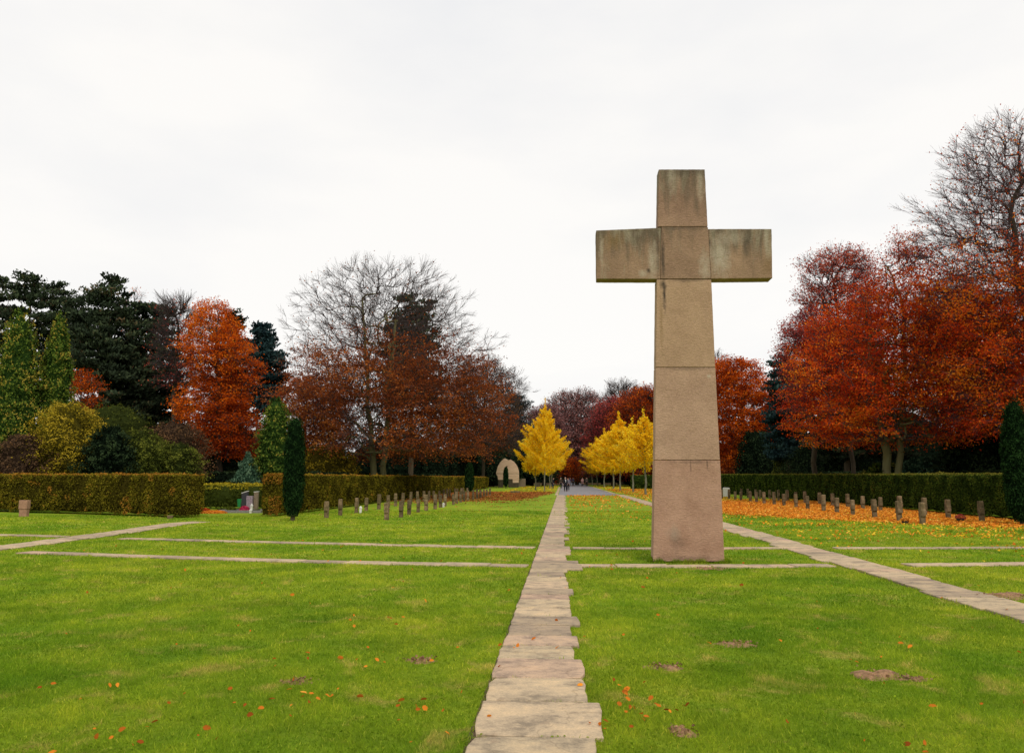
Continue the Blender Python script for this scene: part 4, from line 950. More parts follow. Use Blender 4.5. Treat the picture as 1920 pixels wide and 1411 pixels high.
bm = bmesh.new(); bmesh.ops.create_cone(bm, cap_ends=True, segments=16, radius1=.07, radius2=.11, depth=.38, matrix=Matrix.Translation((0, 0, .30)))
o = bmobj('watering_vase', bm, M['greenplastic']); o.location = (X(450.5, 37.9), 37.9, 0.12); tag(o, 'bright green tapered plastic vase behind the pink heather', 'vase')
def lantern(label, px, D, h, z=0):
    rt = thing('grave_lantern', label, 'lantern', (X(px, D), D, z)); bm = bmesh.new()
    bm_box(bm, -.05, .05, -.05, .05, 0, h * .7); bm_bevel(bm, .01, 1); bmobj('body', bm, M['whitestone'], rt)
    bm = bmesh.new(); bmesh.ops.create_cone(bm, cap_ends=True, segments=4, radius1=.085, radius2=.02, depth=h * .28, matrix=Matrix.Translation((0, 0, h * .85))); bmobj('roof', bm, M['whitestone'], rt)
lantern('white grave lantern at the front corner of the planted grave', 472.5, 36.4, .20)
lantern('slim white grave lantern in front of the mauve stone', 474, 38.0, .40)
lantern('tiny white lantern at the foot of the left grave crosses', 832, 44.6, .25)
lantern('small pale grave lantern beside the third left hedge side cross', 677.5, 36.6, .34)

# ================================================================== TREES AND BUSHES
GL = 'trees of the left wood'; GR = 'trees of the right wood'; GB = 'bushes under the left trees'; GBR = 'bushes in the shade of the right wood'
def shrubc(*a, **k): return shrub(*a, **k)

# --- left wood
conifer(101, 'pine_tree', 'dark flat topped pine at the far left edge', 32, 62, [(518, 20, 45), (535, -30, 80), (560, -70, 104), (610, -90, 100), (680, -80, 90), (760, -80, 80)], .30, 260, M['pine'], 530, GL, .34, 100)
conifer(102, 'pine_tree', 'tallest dark pine with bare lower trunk on the left', 182, 60, [(508, 183, 190), (528, 166, 206), (555, 146, 222), (600, 118, 240), (660, 105, 265), (700, 120, 275), (760, 130, 290), (800, 140, 280)], .30, 330, M['pine'], 512, GL, .34, 100, lump=.12)
conifer(103, 'pine_tree', 'dark rounded pine right of the tallest left pine', 275, 64, [(565, 258, 280), (580, 230, 298), (620, 212, 308), (680, 205, 325), (740, 205, 345), (800, 205, 350), (840, 200, 350)], .32, 330, M['pine'], 565, GL, .36, 100)
conifer(104, 'pine_tree', 'slim dark conifer peeping between the two large left pines', 110, 68, [(555, 100, 122), (580, 85, 140), (640, 75, 150), (720, 70, 150)], .22, 130, M['pine'], 560, GL, .36, 90)
conifer(105, 'pine_tree', 'blue tinted pine with pale trunk beside the bright orange beech', 477, 66, [(610, 468, 492), (632, 462, 505), (665, 455, 518), (700, 455, 524), (735, 462, 524), (775, 470, 520)], .20, 150, M['bluepine'], 614, GL, .32, 110, lump=.12, barkmat=M['bark_pale'])
conifer(106, 'spruce_tree', 'narrow dark spruce tip behind the bright orange beech', 425, 72, [(578, 420, 428), (600, 410, 440), (640, 400, 452), (720, 390, 465), (800, 385, 480)], .2, 150, M['yew'], 582, GL, .36, 80)
broadleaf(107, 'beech_tree', 'sparse reddish tree with bare twigs between pines and bright orange beech', 318, 58, [(565, 290, 340), (600, 282, 352), (650, 290, 355), (720, 300, 350)], [(318, 318, 640)], .16, 330, M['crimson'], M['twig'], M['bark_dark'], .17, 14,
          density=lambda P, b, ns: np.clip(0.35 + 0.4 * ns(P) + (9.5 - P[:, 2]) * 0.1, 0, 1), twigs=4, twig_len=1.3, group=GL, twig_r=.011, zfun=lambda P, t: t + 0.25)
broadleaf(108, 'beech_tree', 'bright orange beech glowing among dark conifers on the left', 412, 54, [(568, 370, 400), (600, 342, 432), (650, 340, 462), (700, 352, 462), (750, 338, 460), (800, 338, 476), (850, 380, 476)], [(412, 395, 620)], .20, 1300, M['orange'], M['twig'], M['bark_dark'], .17, 36,
          density=lambda P, b, ns: np.clip(0.80 + 0.6 * ns(P), 0.02, 1), twigs=2, twig_len=.6, group=GL, shell=.55, lump=.22, lscale=2.6, tip_r=.010, zfun=lambda P, t: t - 0.1 + 0.02 * (P[:, 2] - 6) + np.where(P[:, 0] < -.6, .05, -.05))
broadleaf(109, 'beech_tree', 'small rust red sapling glowing between thuja and pine on the left', 152, 52, [(700, 130, 160), (720, 120, 170), (750, 120, 172), (775, 130, 165)], [(152, 148, 750)], .07, 120, M['orange'], M['twig'], M['bark_dark'], .15, 18, twigs=2, twig_len=.5, group=GL, tone_bias=-.12)
broadleaf(119, 'beech_tree', 'thin orange tipped tree behind the tallest left pine', 232, 72, [(548, 222, 240), (575, 215, 246), (620, 215, 246), (680, 215, 246)], [(232, 230, 600)], .10, 110, M['orange'], M['twig'], M['bark_dark'], .17, 12, twigs=3, twig_len=.9, group=GL, density=lambda P, b, ns: np.clip(.5 + .5 * ns(P), 0, 1))
# --- big half bare beech in the middle left
def dbig(P, b, ns):
    h = P[:, 2]; side = P[:, 0]
    lo = np.clip((12.0 - h + 0.9 * ns(P)) / 3.2, 0, 1)
    hole = np.where((np.abs(P[:, 0] + .1) < 1.5) & (P[:, 1] < .6) & (h < 6.8), .10, 1.0)
    return np.clip(lo * (0.72 + 0.60 * ns(P)), 0.012 * (h > 9), 1) * hole
def zbig(P, t): return t + .06 + np.where(P[:, 0] < -2.5, .12, -.02) - 0.10 * (P[:, 0] > 3) + np.clip((4.5 - P[:, 2]) * .03, -.1, .1)
broadleaf(110, 'beech_tree', 'huge spreading beech, bare above and rusty below, with twin pale trunks', 712, 60,
          [(508, 655, 785), (528, 600, 825), (562, 560, 850), (595, 545, 880), (620, 545, 892), (660, 545, 900), (700, 540, 930), (740, 535, 925), (780, 545, 930), (820, 570, 915), (850, 590, 895)],
          [(703, 672, 560), (716, 735, 600)], .32, 3000, M['brown'], M['twig'], M['bark_beech'], .18, 62, density=dbig, twigs=4, twig_len=1.2, tip_r=.009, shell=.55, lump=.24, lscale=4.0, up=.45, hp=.7, ry=6.8, zfun=zbig, twig_r=.007, flat=.75, group=GL)
conifer(111, 'pine_tree', 'dark pine standing behind the huge half bare beech', 770, 75, [(548, 755, 785), (565, 738, 805), (600, 728, 812), (650, 715, 822), (700, 712, 830), (760, 720, 830)], .28, 230, M['pine'], 552, GL, .36, 100)
broadleaf(112, 'beech_tree', 'dull orange beech filling the gap left of the huge beech', 565, 64, [(712, 540, 640), (740, 522, 650), (780, 520, 650), (820, 530, 660), (850, 545, 650)], [(565, 570, 760)], .16, 500, M['orange'], M['twig'], M['bark_dark'], .19, 26, twigs=2, group=GL, tone_bias=-.2)
broadleaf(113, 'bare_tree', 'brown nearly leafless tree right of the huge beech', 905, 128, [(678, 870, 925), (700, 850, 948), (740, 840, 965), (790, 840, 965), (840, 850, 960)], [(905, 908, 760)], .26, 1300, M['duskbrown'], M['twig'], M['bark_dark'], .34, 16, density=lambda P, b, ns: np.clip(.95 - (P[:, 2] - 8) * .07 + .3 * ns(P), .03, 1), twigs=4, twig_len=1.9, group=GL, twig_r=.015)
broadleaf(114, 'bare_tree', 'smaller bare tree near the dark pine by the stone arch', 955, 152, [(700, 935, 975), (725, 925, 990), (780, 920, 995), (830, 925, 985)], [(955, 955, 770)], .14, 380, M['duskbrown'], M['twig'], M['bark_dark'], .36, 11, twigs=4, twig_len=1.9, group=GL, twig_r=.013, density=lambda P, b, ns: np.clip(.9 - (P[:, 2] - 6) * .15 + .3 * ns(P), .03, 1))
conifer(115, 'pine_tree', 'blue black pine left of the nearest yellow trees', 968, 158, [(740, 964, 974), (752, 955, 984), (775, 950, 990), (810, 948, 994), (870, 946, 996)], .3, 150, M['bluepine'], 742, GL, .7, 110, cr_=(1.6, 1.6, .7))
# thujas and evergreens of the left
shrub(120, 'thuja_tree', 'broad mottled green thuja at the far left edge', 25, 44, [(580, 10, 18), (618, -4, 36), (680, -18, 54), (760, -30, 66), (840, -34, 66), (893, -30, 60)], M['thuja'], 18000, .15, .6, 'tree', GL, .70, .22, 1.2, .15, .5, tone_b=.12)
shrub(121, 'thuja_tree', 'pointed mottled green thuja right of the broad one', 93, 45, [(590, 90, 93), (622, 80, 104), (680, 69, 116), (740, 64, 124), (800, 66, 122), (893, 64, 124)], M['thuja'], 13000, .16, .6, 'tree', GL, .70, .20, 1.1, .15, .5, tone_b=.06)
shrub(122, 'thuja_tree', 'squat pyramid thuja beside the single dark cypress on the left', 515, 46, [(748, 505, 520), (775, 494, 535), (820, 483, 548), (893, 476, 556)], M['thuja'], 10000, .13, .6, 'tree', GL, .70, .20, .9, .12, .5, tone_b=-.10)
shrub(123, 'blue_conifer', 'small blue green conifer between golden hedge and copper hedge end', 463, 45, [(848, 461, 465), (862, 454, 473), (885, 444, 484), (905, 438, 492), (925, 436, 494)], M['blue_shrub'], 4500, .15, .9, 'tree', GL, .7, .14, .6, .06, .35)
shrub(130, 'yellow_bush', 'large yellow leaved bush behind the leftmost hedge', 122, 41, [(757, 100, 140), (775, 80, 165), (810, 68, 178), (850, 66, 180), (893, 66, 178)], M['yellowbush'], 15600, .10, 0, 'bush', GB, .62, .27, 1.3, zfun=lambda P, t: t + .12 * (P[:, 2] - 3))
shrub(131, 'brown_bush', 'dull brown bush at far left below the broad thuja', 45, 40, [(815, 20, 60), (840, -5, 90), (893, -20, 100)], M['duskbrown'], 9100, .11, 0, 'bush', GB, .62, .27, 1.2)
shrub(132, 'yew_bush', 'near black yew bush between yellow and green bushes', 202, 40.5, [(800, 190, 212), (820, 172, 232), (850, 160, 245), (893, 158, 248)], M['yew'], 10400, .12, .4, 'bush', GB, .62, .27, .9)
shrub(133, 'green_bush', 'yellow green bush at the right end of the leftmost hedge', 262, 42, [(806, 245, 275), (830, 228, 300), (860, 222, 315), (893, 222, 320)], M['olive'], 11700, .10, 0, 'bush', GB, .62, .27, 1.2, tone_b=.06)
shrub(134, 'green_bush', 'darker green bush filling the gap right of the leftmost hedge', 335, 43, [(832, 320, 350), (850, 300, 362), (875, 292, 370), (915, 292, 370)], M['olive'], 10400, .10, 0, 'bush', GB, .62, .27, 1.0, tone_b=-.10)
shrub(135, 'brown_bush', 'russet brown bush above the green bushes below the orange beech', 322, 49, [(793, 300, 350), (812, 275, 370), (850, 265, 378), (893, 265, 378)], M['duskbrown'], 11700, .12, 0, 'bush', GB, .62, .27, 1.3, tone_b=.08)
shrub(136, 'dark_bush', 'dark leafy bush behind the yellow bush under the pines', 205, 50, [(760, 180, 230), (790, 150, 270), (840, 140, 290), (893, 140, 290)], M['olive'], 9000, .13, 0, 'bush', GB, .76, .15, 1.3, tone_b=-.25)
shrub(138, 'yew_bush', 'near black bush added for the shade below the bright orange beech', 425, 60, [(790, 400, 450), (815, 380, 475), (860, 368, 492), (893, 365, 495)], M['yew'], 8000, .15, 0, 'bush', GB, .78, .15, 1.5)  # added dark bush closing sky holes, shade painted into its colour
shrub(137, 'golden_bush', 'golden brown shrub left of the huge beech trunk', 615, 58, [(835, 585, 640), (855, 572, 662), (893, 568, 668)], M['yellowbush'], 6000, .13, 0, 'bush', GB, .7, .16, 1.1, tone_b=-.18)
# single clipped cypress columns
def cyp(seed, label, pxc, D, top, hw, bot, gname='dark cypress columns on the lawn', n=9000, leaf=.085):
    return shrub(seed, 'cypress_tree', label, pxc, D, [(top, pxc - hw * .18, pxc + hw * .25), (top + (bot - top) * .07, pxc - hw * .60, pxc + hw * .62), (top + (bot - top) * .3, pxc - hw * .92, pxc + hw * .90), (top + (bot - top) * .65, pxc - hw * .96, pxc + hw * 1.0),
                 (top + (bot - top) * .87, pxc - hw * .85, pxc + hw * .85), (bot, pxc - hw * .42, pxc + hw * .45)], M['cypress'], n, leaf, 1.0, 'tree', gname, .84, .06, .5, .09, .4, tscale=.5, outw_=1.0, stem_mat=M['pinkstone'] if False else M['bark_pine'])
cyp(140, 'dark cypress column standing alone on the left lawn', 551, G(552, 976)[1], 783, 20, 967, n=16000, leaf=.065)
cyp(141, 'dark cypress column cut by the right picture edge', 1910, G(1905, 984)[1], 752, 28, 977, n=20000, leaf=.065)
cyp(142, 'small distant cypress against the long left hedge', 880, 92, 868, 9, 921, n=3000, leaf=.16)
cyp(143, 'slim black cypress in front of the stone arch opening', 948.5, 128, 875, 5, 911, n=1600, leaf=.2)

# --- right wood
def dred(P, b, ns): return np.where((np.abs(P[:, 0]) < 1.5) & (P[:, 1] < .6) & (P[:, 2] < 5.6), .12, 1.0) * np.clip(.64 + .68 * ns(P) - np.clip(P[:, 2] - 10.5, 0, 9) * .06, .02, 1)
broadleaf(150, 'beech_tree', 'broad fiery red orange beech with forked pale trunk on the right', 1672, 50,
          [(440, 1700, 1745), (470, 1680, 1775), (520, 1650, 1800), (580, 1560, 1830), (620, 1520, 1850), (680, 1500, 1865), (740, 1498, 1870), (790, 1505, 1870), (828, 1525, 1800)],
          [(1671, 1640, 600), (1677, 1716, 590)], .29, 3000, M['red'], M['twig'], M['bark_beech'], .16, 44, density=dred, twigs=2, twig_len=.8, tip_r=.009, shell=.55, lump=.17, lscale=3.2, up=.6, hp=.6, ry=6.0, group=GR, flat=.8,
          zfun=lambda P, t: t + .10 * np.clip((7.5 - P[:, 2]) / 5, -1, 1) + .05)
broadleaf(151, 'beech_tree', 'thin crowned crimson tree showing sky left of the fiery beech', 1585, 60,
          [(478, 1555, 1620), (500, 1525, 1645), (540, 1518, 1660), (590, 1528, 1665), (640, 1540, 1650)], [(1600, 1588, 560)], .16, 620, M['crimson'], M['twig_purple'], M['bark_dark'], .18, 34, twigs=4, twig_len=1.1, group=GR, twig_r=.010,
          density=lambda P, b, ns: np.clip(.50 + .7 * ns(P), .02, 1), up=1.0, zfun=lambda P, t: t + .3)
broadleaf(152, 'beech_tree', 'dusky crimson tree at the left edge of the right wood', 1530, 58, [(590, 1510, 1545), (615, 1490, 1575), (650, 1480, 1590), (700, 1482, 1590), (760, 1490, 1580)], [(1530, 1528, 680)], .18, 900, M['crimson'], M['twig_purple'], M['bark_dark'], .17, 24,
          twigs=3, twig_len=.8, group=GR, density=lambda P, b, ns: np.clip(.85 + .4 * ns(P), .1, 1))
def dr16(P, b, ns): return np.clip((14.2 - P[:, 2] + 1.0 * ns(P)) / 5.0, .04, 1) * np.clip(.72 + .6 * ns(P), .03, 1)
broadleaf(153, 'beech_tree', 'tallest beech at the right edge, bare purple crown over orange skirts', 1960, 44,
          [(228, 1905, 1965), (252, 1872, 2000), (300, 1830, 2060), (355, 1805, 2100), (415, 1775, 2130), (475, 1762, 2150), (540, 1760, 2150), (620, 1780, 2150), (700, 1790, 2150), (760, 1785, 2150), (800, 1790, 2100)],
          [(1955, 1930, 400), (1975, 2010, 420)], .30, 3900, M['red'], M['twig_purple'], M['bark_dark'], .165, 56, density=dr16, twigs=4, twig_len=1.15, tip_r=.009, shell=.5, lump=.20, lscale=3.6, up=.5, hp=.8, ry=6.0, group=GR, twig_r=.0065, flat=.8,
          zfun=lambda P, t: t + .14)
broadleaf(154, 'beech_tree', 'rounded orange brown beech right behind the big cross', 1405, 90, [(678, 1335, 1410), (700, 1325, 1440), (740, 1320, 1475), (790, 1325, 1480), (840, 1330, 1470), (870, 1340, 1430)], [(1400, 1395, 760)], .24, 1700, M['orange'], M['twig'], M['bark_dark'], .27, 30,
          twigs=2, twig_len=.9, group=GR, tone_bias=-.16, density=lambda P, b, ns: np.clip(.82 + .55 * ns(P), .03, 1), ry=5)
broadleaf(155, 'bare_tree', 'grey bare twiggy tree peeping past the right side of the big cross', 1350, 112, [(668, 1340, 1360), (690, 1325, 1375), (740, 1320, 1380)], [(1350, 1350, 720)], .14, 200, M['duskbrown'], M['twig'], M['bark_dark'], .2, 4, twigs=5, twig_len=1.3, group=GR, twig_r=.012)
conifer(156, 'spruce_tree', 'dark spruce between orange brown beech and crimson tree', 1480, 76, [(664, 1474, 1484), (690, 1458, 1500), (730, 1450, 1515), (800, 1448, 1520), (860, 1448, 1520)], .24, 230, M['bluepine'], 668, GR, .36, 100)
conifer(157, 'spruce_tree', 'dark conifer mass hidden behind the fiery beech', 1590, 68, [(620, 1560, 1620), (660, 1540, 1660), (740, 1520, 1690), (860, 1520, 1700)], .28, 330, M['pine'], 625, GR, .4, 90)
broadleaf(158, 'beech_tree', 'deep red beech filling behind the fiery beech toward the right edge', 1810, 60, [(560, 1760, 1860), (620, 1730, 1920), (700, 1720, 1980), (780, 1730, 1980)], [(1810, 1810, 680)], .26, 1100, M['red'], M['twig'], M['bark_dark'], .19, 30, twigs=2, group=GR, tone_bias=-.15, ry=5)
# undergrowth of the right wood
shrub(160, 'yew_bush', 'round near black yew just right of the big cross', 1416, 86, [(808, 1405, 1432), (830, 1392, 1450), (860, 1384, 1462), (893, 1382, 1464)], M['yew'], 8000, .20, .3, 'bush', GBR, .76, .12, 1.2)
shrub(161, 'holly_bush', 'grey green spreading bush below the dusky crimson tree', 1555, 72, [(822, 1530, 1585), (840, 1500, 1605), (865, 1478, 1618), (893, 1470, 1622)], M['yew'], 9000, .14, 0, 'bush', GBR, .74, .15, 1.4, tone_b=.28)
shrub(162, 'laurel_bush', 'light green leafy laurel right of the forked trunk', 1728, 52, [(856, 1715, 1745), (868, 1700, 1760), (893, 1688, 1768)], M['blue_shrub'], 3500, .15, 0, 'bush', GBR, .68, .2, .8, tone_b=-.15)
shrub(163, 'laurel_bush', 'dim green bush left of the light green laurel', 1655, 54, [(868, 1640, 1670), (880, 1630, 1690), (893, 1625, 1700)], M['yewhedge'], 2500, .15, 0, 'bush', GBR, .7, .2, .8)
shrub(164, 'holly_bush', 'dim grey bush at right near the yew hedge end', 1840, 50, [(785, 1815, 1865), (820, 1780, 1900), (860, 1770, 1915), (893, 1770, 1915)], M['yew'], 9000, .14, 0, 'bush', GBR, .72, .18, 1.0, tone_b=.15)  # made taller so its dark leaves close a bright sky gap
shrub(165, 'olive_bush', 'thin olive tree bush between the round yew and grey bush', 1470, 78, [(800, 1462, 1476), (830, 1455, 1488), (870, 1450, 1500), (893, 1450, 1500)], M['olive'], 4500, .16, .3, 'bush', GBR, .7, .15, 1.2, tone_b=-.15)
shrub(166, 'brown_bush', 'dark red brown bush at the right foot of the big cross view', 1358, 108, [(835, 1340, 1378), (860, 1330, 1392), (893, 1328, 1396)], M['brown'], 4500, .2, 0, 'bush', GBR, .72, .15, 1.3, tone_b=-.3)

# --- far avenue
conifer(169, 'spruce_tree', 'far dark spruce at the end of the avenue', 1078, 250, [(835, 1074, 1084), (860, 1068, 1090), (897, 1066, 1092)], .3, 60, M['pine'], 838, 'far trees closing the avenue', .9, 90, cr_=(1.8, 1.8, .9))
def far(seed, label, pxc, D, rows, mat, n, leaf, per, tb=0, dens=None, tw=M['twig'], name='beech_tree', tl=2.2, twr=.022):
    return broadleaf(seed, name, label, pxc, D, rows, [(pxc, pxc, rows[len(rows) // 2][0])], .35, n, mat, tw, M['bark_dark'], leaf, per, twigs=4, twig_len=tl, tip_r=.03, group='far trees closing the avenue', twig_r=twr, tone_bias=tb, density=dens, stepm=1.6, lscale=5, lump=.16, ry=11)
sp = lambda P, b, ns: np.clip(.80 - (P[:, 2] - 14) * .05 + .4 * ns(P), .08, 1)
far(170, 'large far purple tree with lacy crown closing the avenue', 1082, 190, [(738, 1055, 1110), (750, 1038, 1125), (775, 1028, 1138), (810, 1030, 1140), (850, 1035, 1138), (880, 1040, 1130)], M['purple'], 1500, .42, 26, 0.1, sp)
far(171, 'far crimson tree right of the lacy purple one', 1150, 165, [(755, 1140, 1180), (775, 1118, 1200), (810, 1108, 1215), (860, 1110, 1220), (885, 1115, 1215)], M['crimson'], 1300, .40, 24, -.05)
far(172, 'far orange topped tree close to the left side of the big cross', 1212, 150, [(736, 1192, 1235), (752, 1172, 1260), (790, 1160, 1275), (840, 1165, 1275), (880, 1170, 1270)], M['orange'], 1200, .36, 28, -.22)
far(173, 'far pale leafless tree above the crimson avenue tree', 1168, 200, [(724, 1150, 1190), (740, 1135, 1215), (770, 1130, 1225), (820, 1135, 1220)], M['duskbrown'], 600, .4, 4, 0, None, M['twig'], 'bare_tree', 3.0, .028)
far(174, 'far dull purple tree behind the left yellow trees', 1020, 175, [(772, 1005, 1040), (790, 990, 1050), (830, 985, 1055), (880, 990, 1050)], M['purple'], 900, .42, 26, -.1)
far(175, 'far brown tree filling behind the right yellow row', 1130, 210, [(800, 1100, 1160), (830, 1085, 1180), (870, 1085, 1190), (890, 1090, 1180)], M['duskbrown'], 900, .5, 28, -.1)
far(176, 'small far orange tree low at the end of the avenue', 1064, 170, [(868, 1058, 1072), (878, 1052, 1078), (893, 1050, 1080)], M['orange'], 160, .35, 26, -.1)
shrub(177, 'yew_bush', 'dark bushy mass left of the avenue beside the stone arch', 1000, 165, [(800, 985, 1015), (840, 960, 1035), (880, 945, 1050), (899, 945, 1050)], M['yew'], 6000, .42, 0, 'bush', 'far trees closing the avenue', .8, .12, 4.0)
shrub(178, 'yew_bush', 'dark evergreen behind the stone arch', 925, 150, [(800, 905, 945), (840, 890, 965), (880, 880, 975), (900, 880, 975)], M['yew'], 6000, .38, 0, 'bush', 'far trees closing the avenue', .8, .12, 4.0, tone_b=.1)
shrub(179, 'yew_bush', 'low dark evergreen behind the right yellow row', 1180, 175, [(835, 1150, 1210), (865, 1120, 1240), (895, 1115, 1250), (903, 1115, 1250)], M['yew'], 6000, .42, 0, 'bush', 'far trees closing the avenue', .8, .12, 4.0)
shrub(180, 'yew_bush', 'dark evergreen straight down the end of the road', 1075, 230, [(862, 1062, 1090), (880, 1050, 1105), (903, 1046, 1112)], M['yew'], 3500, .5, 0, 'bush', 'far trees closing the avenue', .8, .12, 4.0, tone_b=.2)

# --- ginkgo rows
def ginkgo(seed, h, cw, clear, sparse=1.0):
    rng = np.random.default_rng(seed); root = thing('ginkgo_tree', 'x', 'tree')
    prof = [(clear, cw * .22, 0), (clear + .5, cw * .40, 0), (clear + (h - clear) * .22, cw * .50, 0), (clear + (h - clear) * .5, cw * .38, 0), (clear + (h - clear) * .75, cw * .20, 0), (h - .4, cw * .06, 0), (h, .04, 0)]
    tr_ = trunk_line((0, 0, 0), (rng.normal() * .08, 0, h - .3), 16, rng, .03)
    zs = np.array([p[0] for p in prof]); rs = np.array([p[1] for p in prof])
    # long ascending whips from the leader, clothed in leaves like a bottle brush
    nb = 46; zb = clear + (h - clear) * np.linspace(.0, .88, nb) ** 0.92; a = np.arange(nb) * 2.4 + rng.normal(size=nb) * .3
    A = []; Bv = []; leafs = []; tones = []; rr0 = []
    for k in range(nb):
        zt = zb[k]; L = max(.25, np.interp(min(h, zt + .45), zs, rs)) * rng.uniform(.75, 1.38); rise = rng.uniform(.25, .75)
        p = np.array([0, 0, zt - .15]); dr = np.array([math.cos(a[k]), math.sin(a[k]), rise]); dr /= np.linalg.norm(dr); m_ = 6
        for s in range(m_):
            q = p + dr * L / m_ * 1.12 + rng.normal(size=3) * .02; A.append(p); Bv.append(q); rr0.append(.022 * (1 - s / m_) + .006)
            nl = int(26 * sparse * L / m_ * 6 / 1.0) + 6
            if s >= 1 or True:
                t_ = rng.random(nl)[:, None]; leafs.append(p + (q - p) * t_ + rng.normal(size=(nl, 3)) * np.array([.13, .13, .10]) * (1.25 - s * .12)); tones.append(np.full(nl, rng.normal(0, .08)))
                if s in (1, 2, 3) and L > .8:
                    for _ in range(2):
                        sd = unit(dr + rng.normal(size=3) * .6); e = q + sd * L * .3; A.append(q); Bv.append(e); rr0.append(.008)
                        nl2 = int(34 * sparse * L * .5) + 4; leafs.append(q + (e - q) * rng.random(nl2)[:, None] + rng.normal(size=(nl2, 3)) * .11); tones.append(np.full(nl2, rng.normal(0, .08)))
            p = q; dr = unit(dr + np.array([0, 0, .03 if s < 3 else .06]))
    nl = int(160 * sparse); t_ = rng.random(nl)[:, None]; top = np.array([tr_[-1][0], tr_[-1][1], h + .25])
    leafs.append(top - (t_ * np.array([0, 0, 1.6])) + rng.normal(size=(nl, 3)) * np.array([.07, .07, .05])); tones.append(np.zeros(nl))
    A = np.array(A); Bv = np.array(Bv); rr0 = np.array(rr0)
    r = np.linspace(.105, .02, 16)
    V, Q, T = tubes(tr_[:-1], tr_[1:], r[:-1], r[1:], 9); qmesh('trunk', V, Q, M['bark_pale'], T, root, True)
    wood = tubes(A, Bv, rr0, rr0 * .8, 4)
    P = np.concatenate(leafs); t0 = np.concatenate(tones); cl = SN(rng, 1.4)
    tone = np.clip(.5 + t0 + .13 * cl(P) + rng.normal(size=len(P)) * .2, 0, 1)
    crown_mesh(wood, leaf_quads(rng, P, .13 * rng.uniform(.7, 1.3, len(P)), rng.normal(size=P.shape) * .8 + np.array([0, 0, .8]), .85, tone), M['bark_pale'], M['ginkgo'], root)
    return root
def copy_tree(o):
    c_ = o.copy(); link(c_)
    for ch in list(o.children): d_ = ch.copy(); link(d_); d_.parent = c_
    return c_
protos = [ginkgo(201, 10.6, 6.6, 2.2), ginkgo(202, 8.0, 5.2, 2.1), ginkgo(203, 7.6, 4.0, 2.3, .55)]
used = [False] * 3
def put(k, px, D, height, label, rz, sx=1.0, group='yellow ginkgo rows along the road'):
    h0 = [10.6, 8.0, 7.6][k]; o = protos[k] if not used[k] else copy_tree(protos[k]); used[k] = True
    s = height / h0; o.location = (X(px, D), D, 0); o.rotation_euler = (0, 0, rz); o.scale = (s * sx, s * sx, s); tag(o, label, 'tree', group)
put(0, 1021, 100, 11.3, 'largest golden ginkgo, nearest tree left of the road', 0, .76)
put(1, 1004, 104, 8.4, 'golden ginkgo left of the largest one, near the stone arch', 1.2, .85)
put(0, 1031, 122, 11.0, 'golden ginkgo just behind the largest left one', 2.2, .85)
put(1, 1035, 150, 10.8, 'golden ginkgo third along the left row', 3.9, 1.0)
put(1, 1036, 185, 11.0, 'golden ginkgo at the far end of the left row', 3.1, 1.1)
put(2, 1210, 78, 8.1, 'sparse yellow ginkgo nearest the big cross on its left', 0.4)
put(2, 1187, 92, 8.3, 'slim yellow ginkgo second from the big cross in the right row', 2.0)
put(1, 1163, 104, 9.8, 'dense golden ginkgo third from the cross, tallest of the right row', 4.2, 1.0)
put(1, 1150, 122, 9.4, 'golden ginkgo fourth from the cross in the right row', .9, 1.05)
put(1, 1133, 140, 9.9, 'golden ginkgo fifth from the cross in the right row', 5.2, 1.0)
put(1, 1120, 162, 9.6, 'golden ginkgo sixth from the cross in the right row', 2.7, 1.1)
put(1, 1110, 188, 9.6, 'golden ginkgo farthest along the right row', 1.9, 1.15)

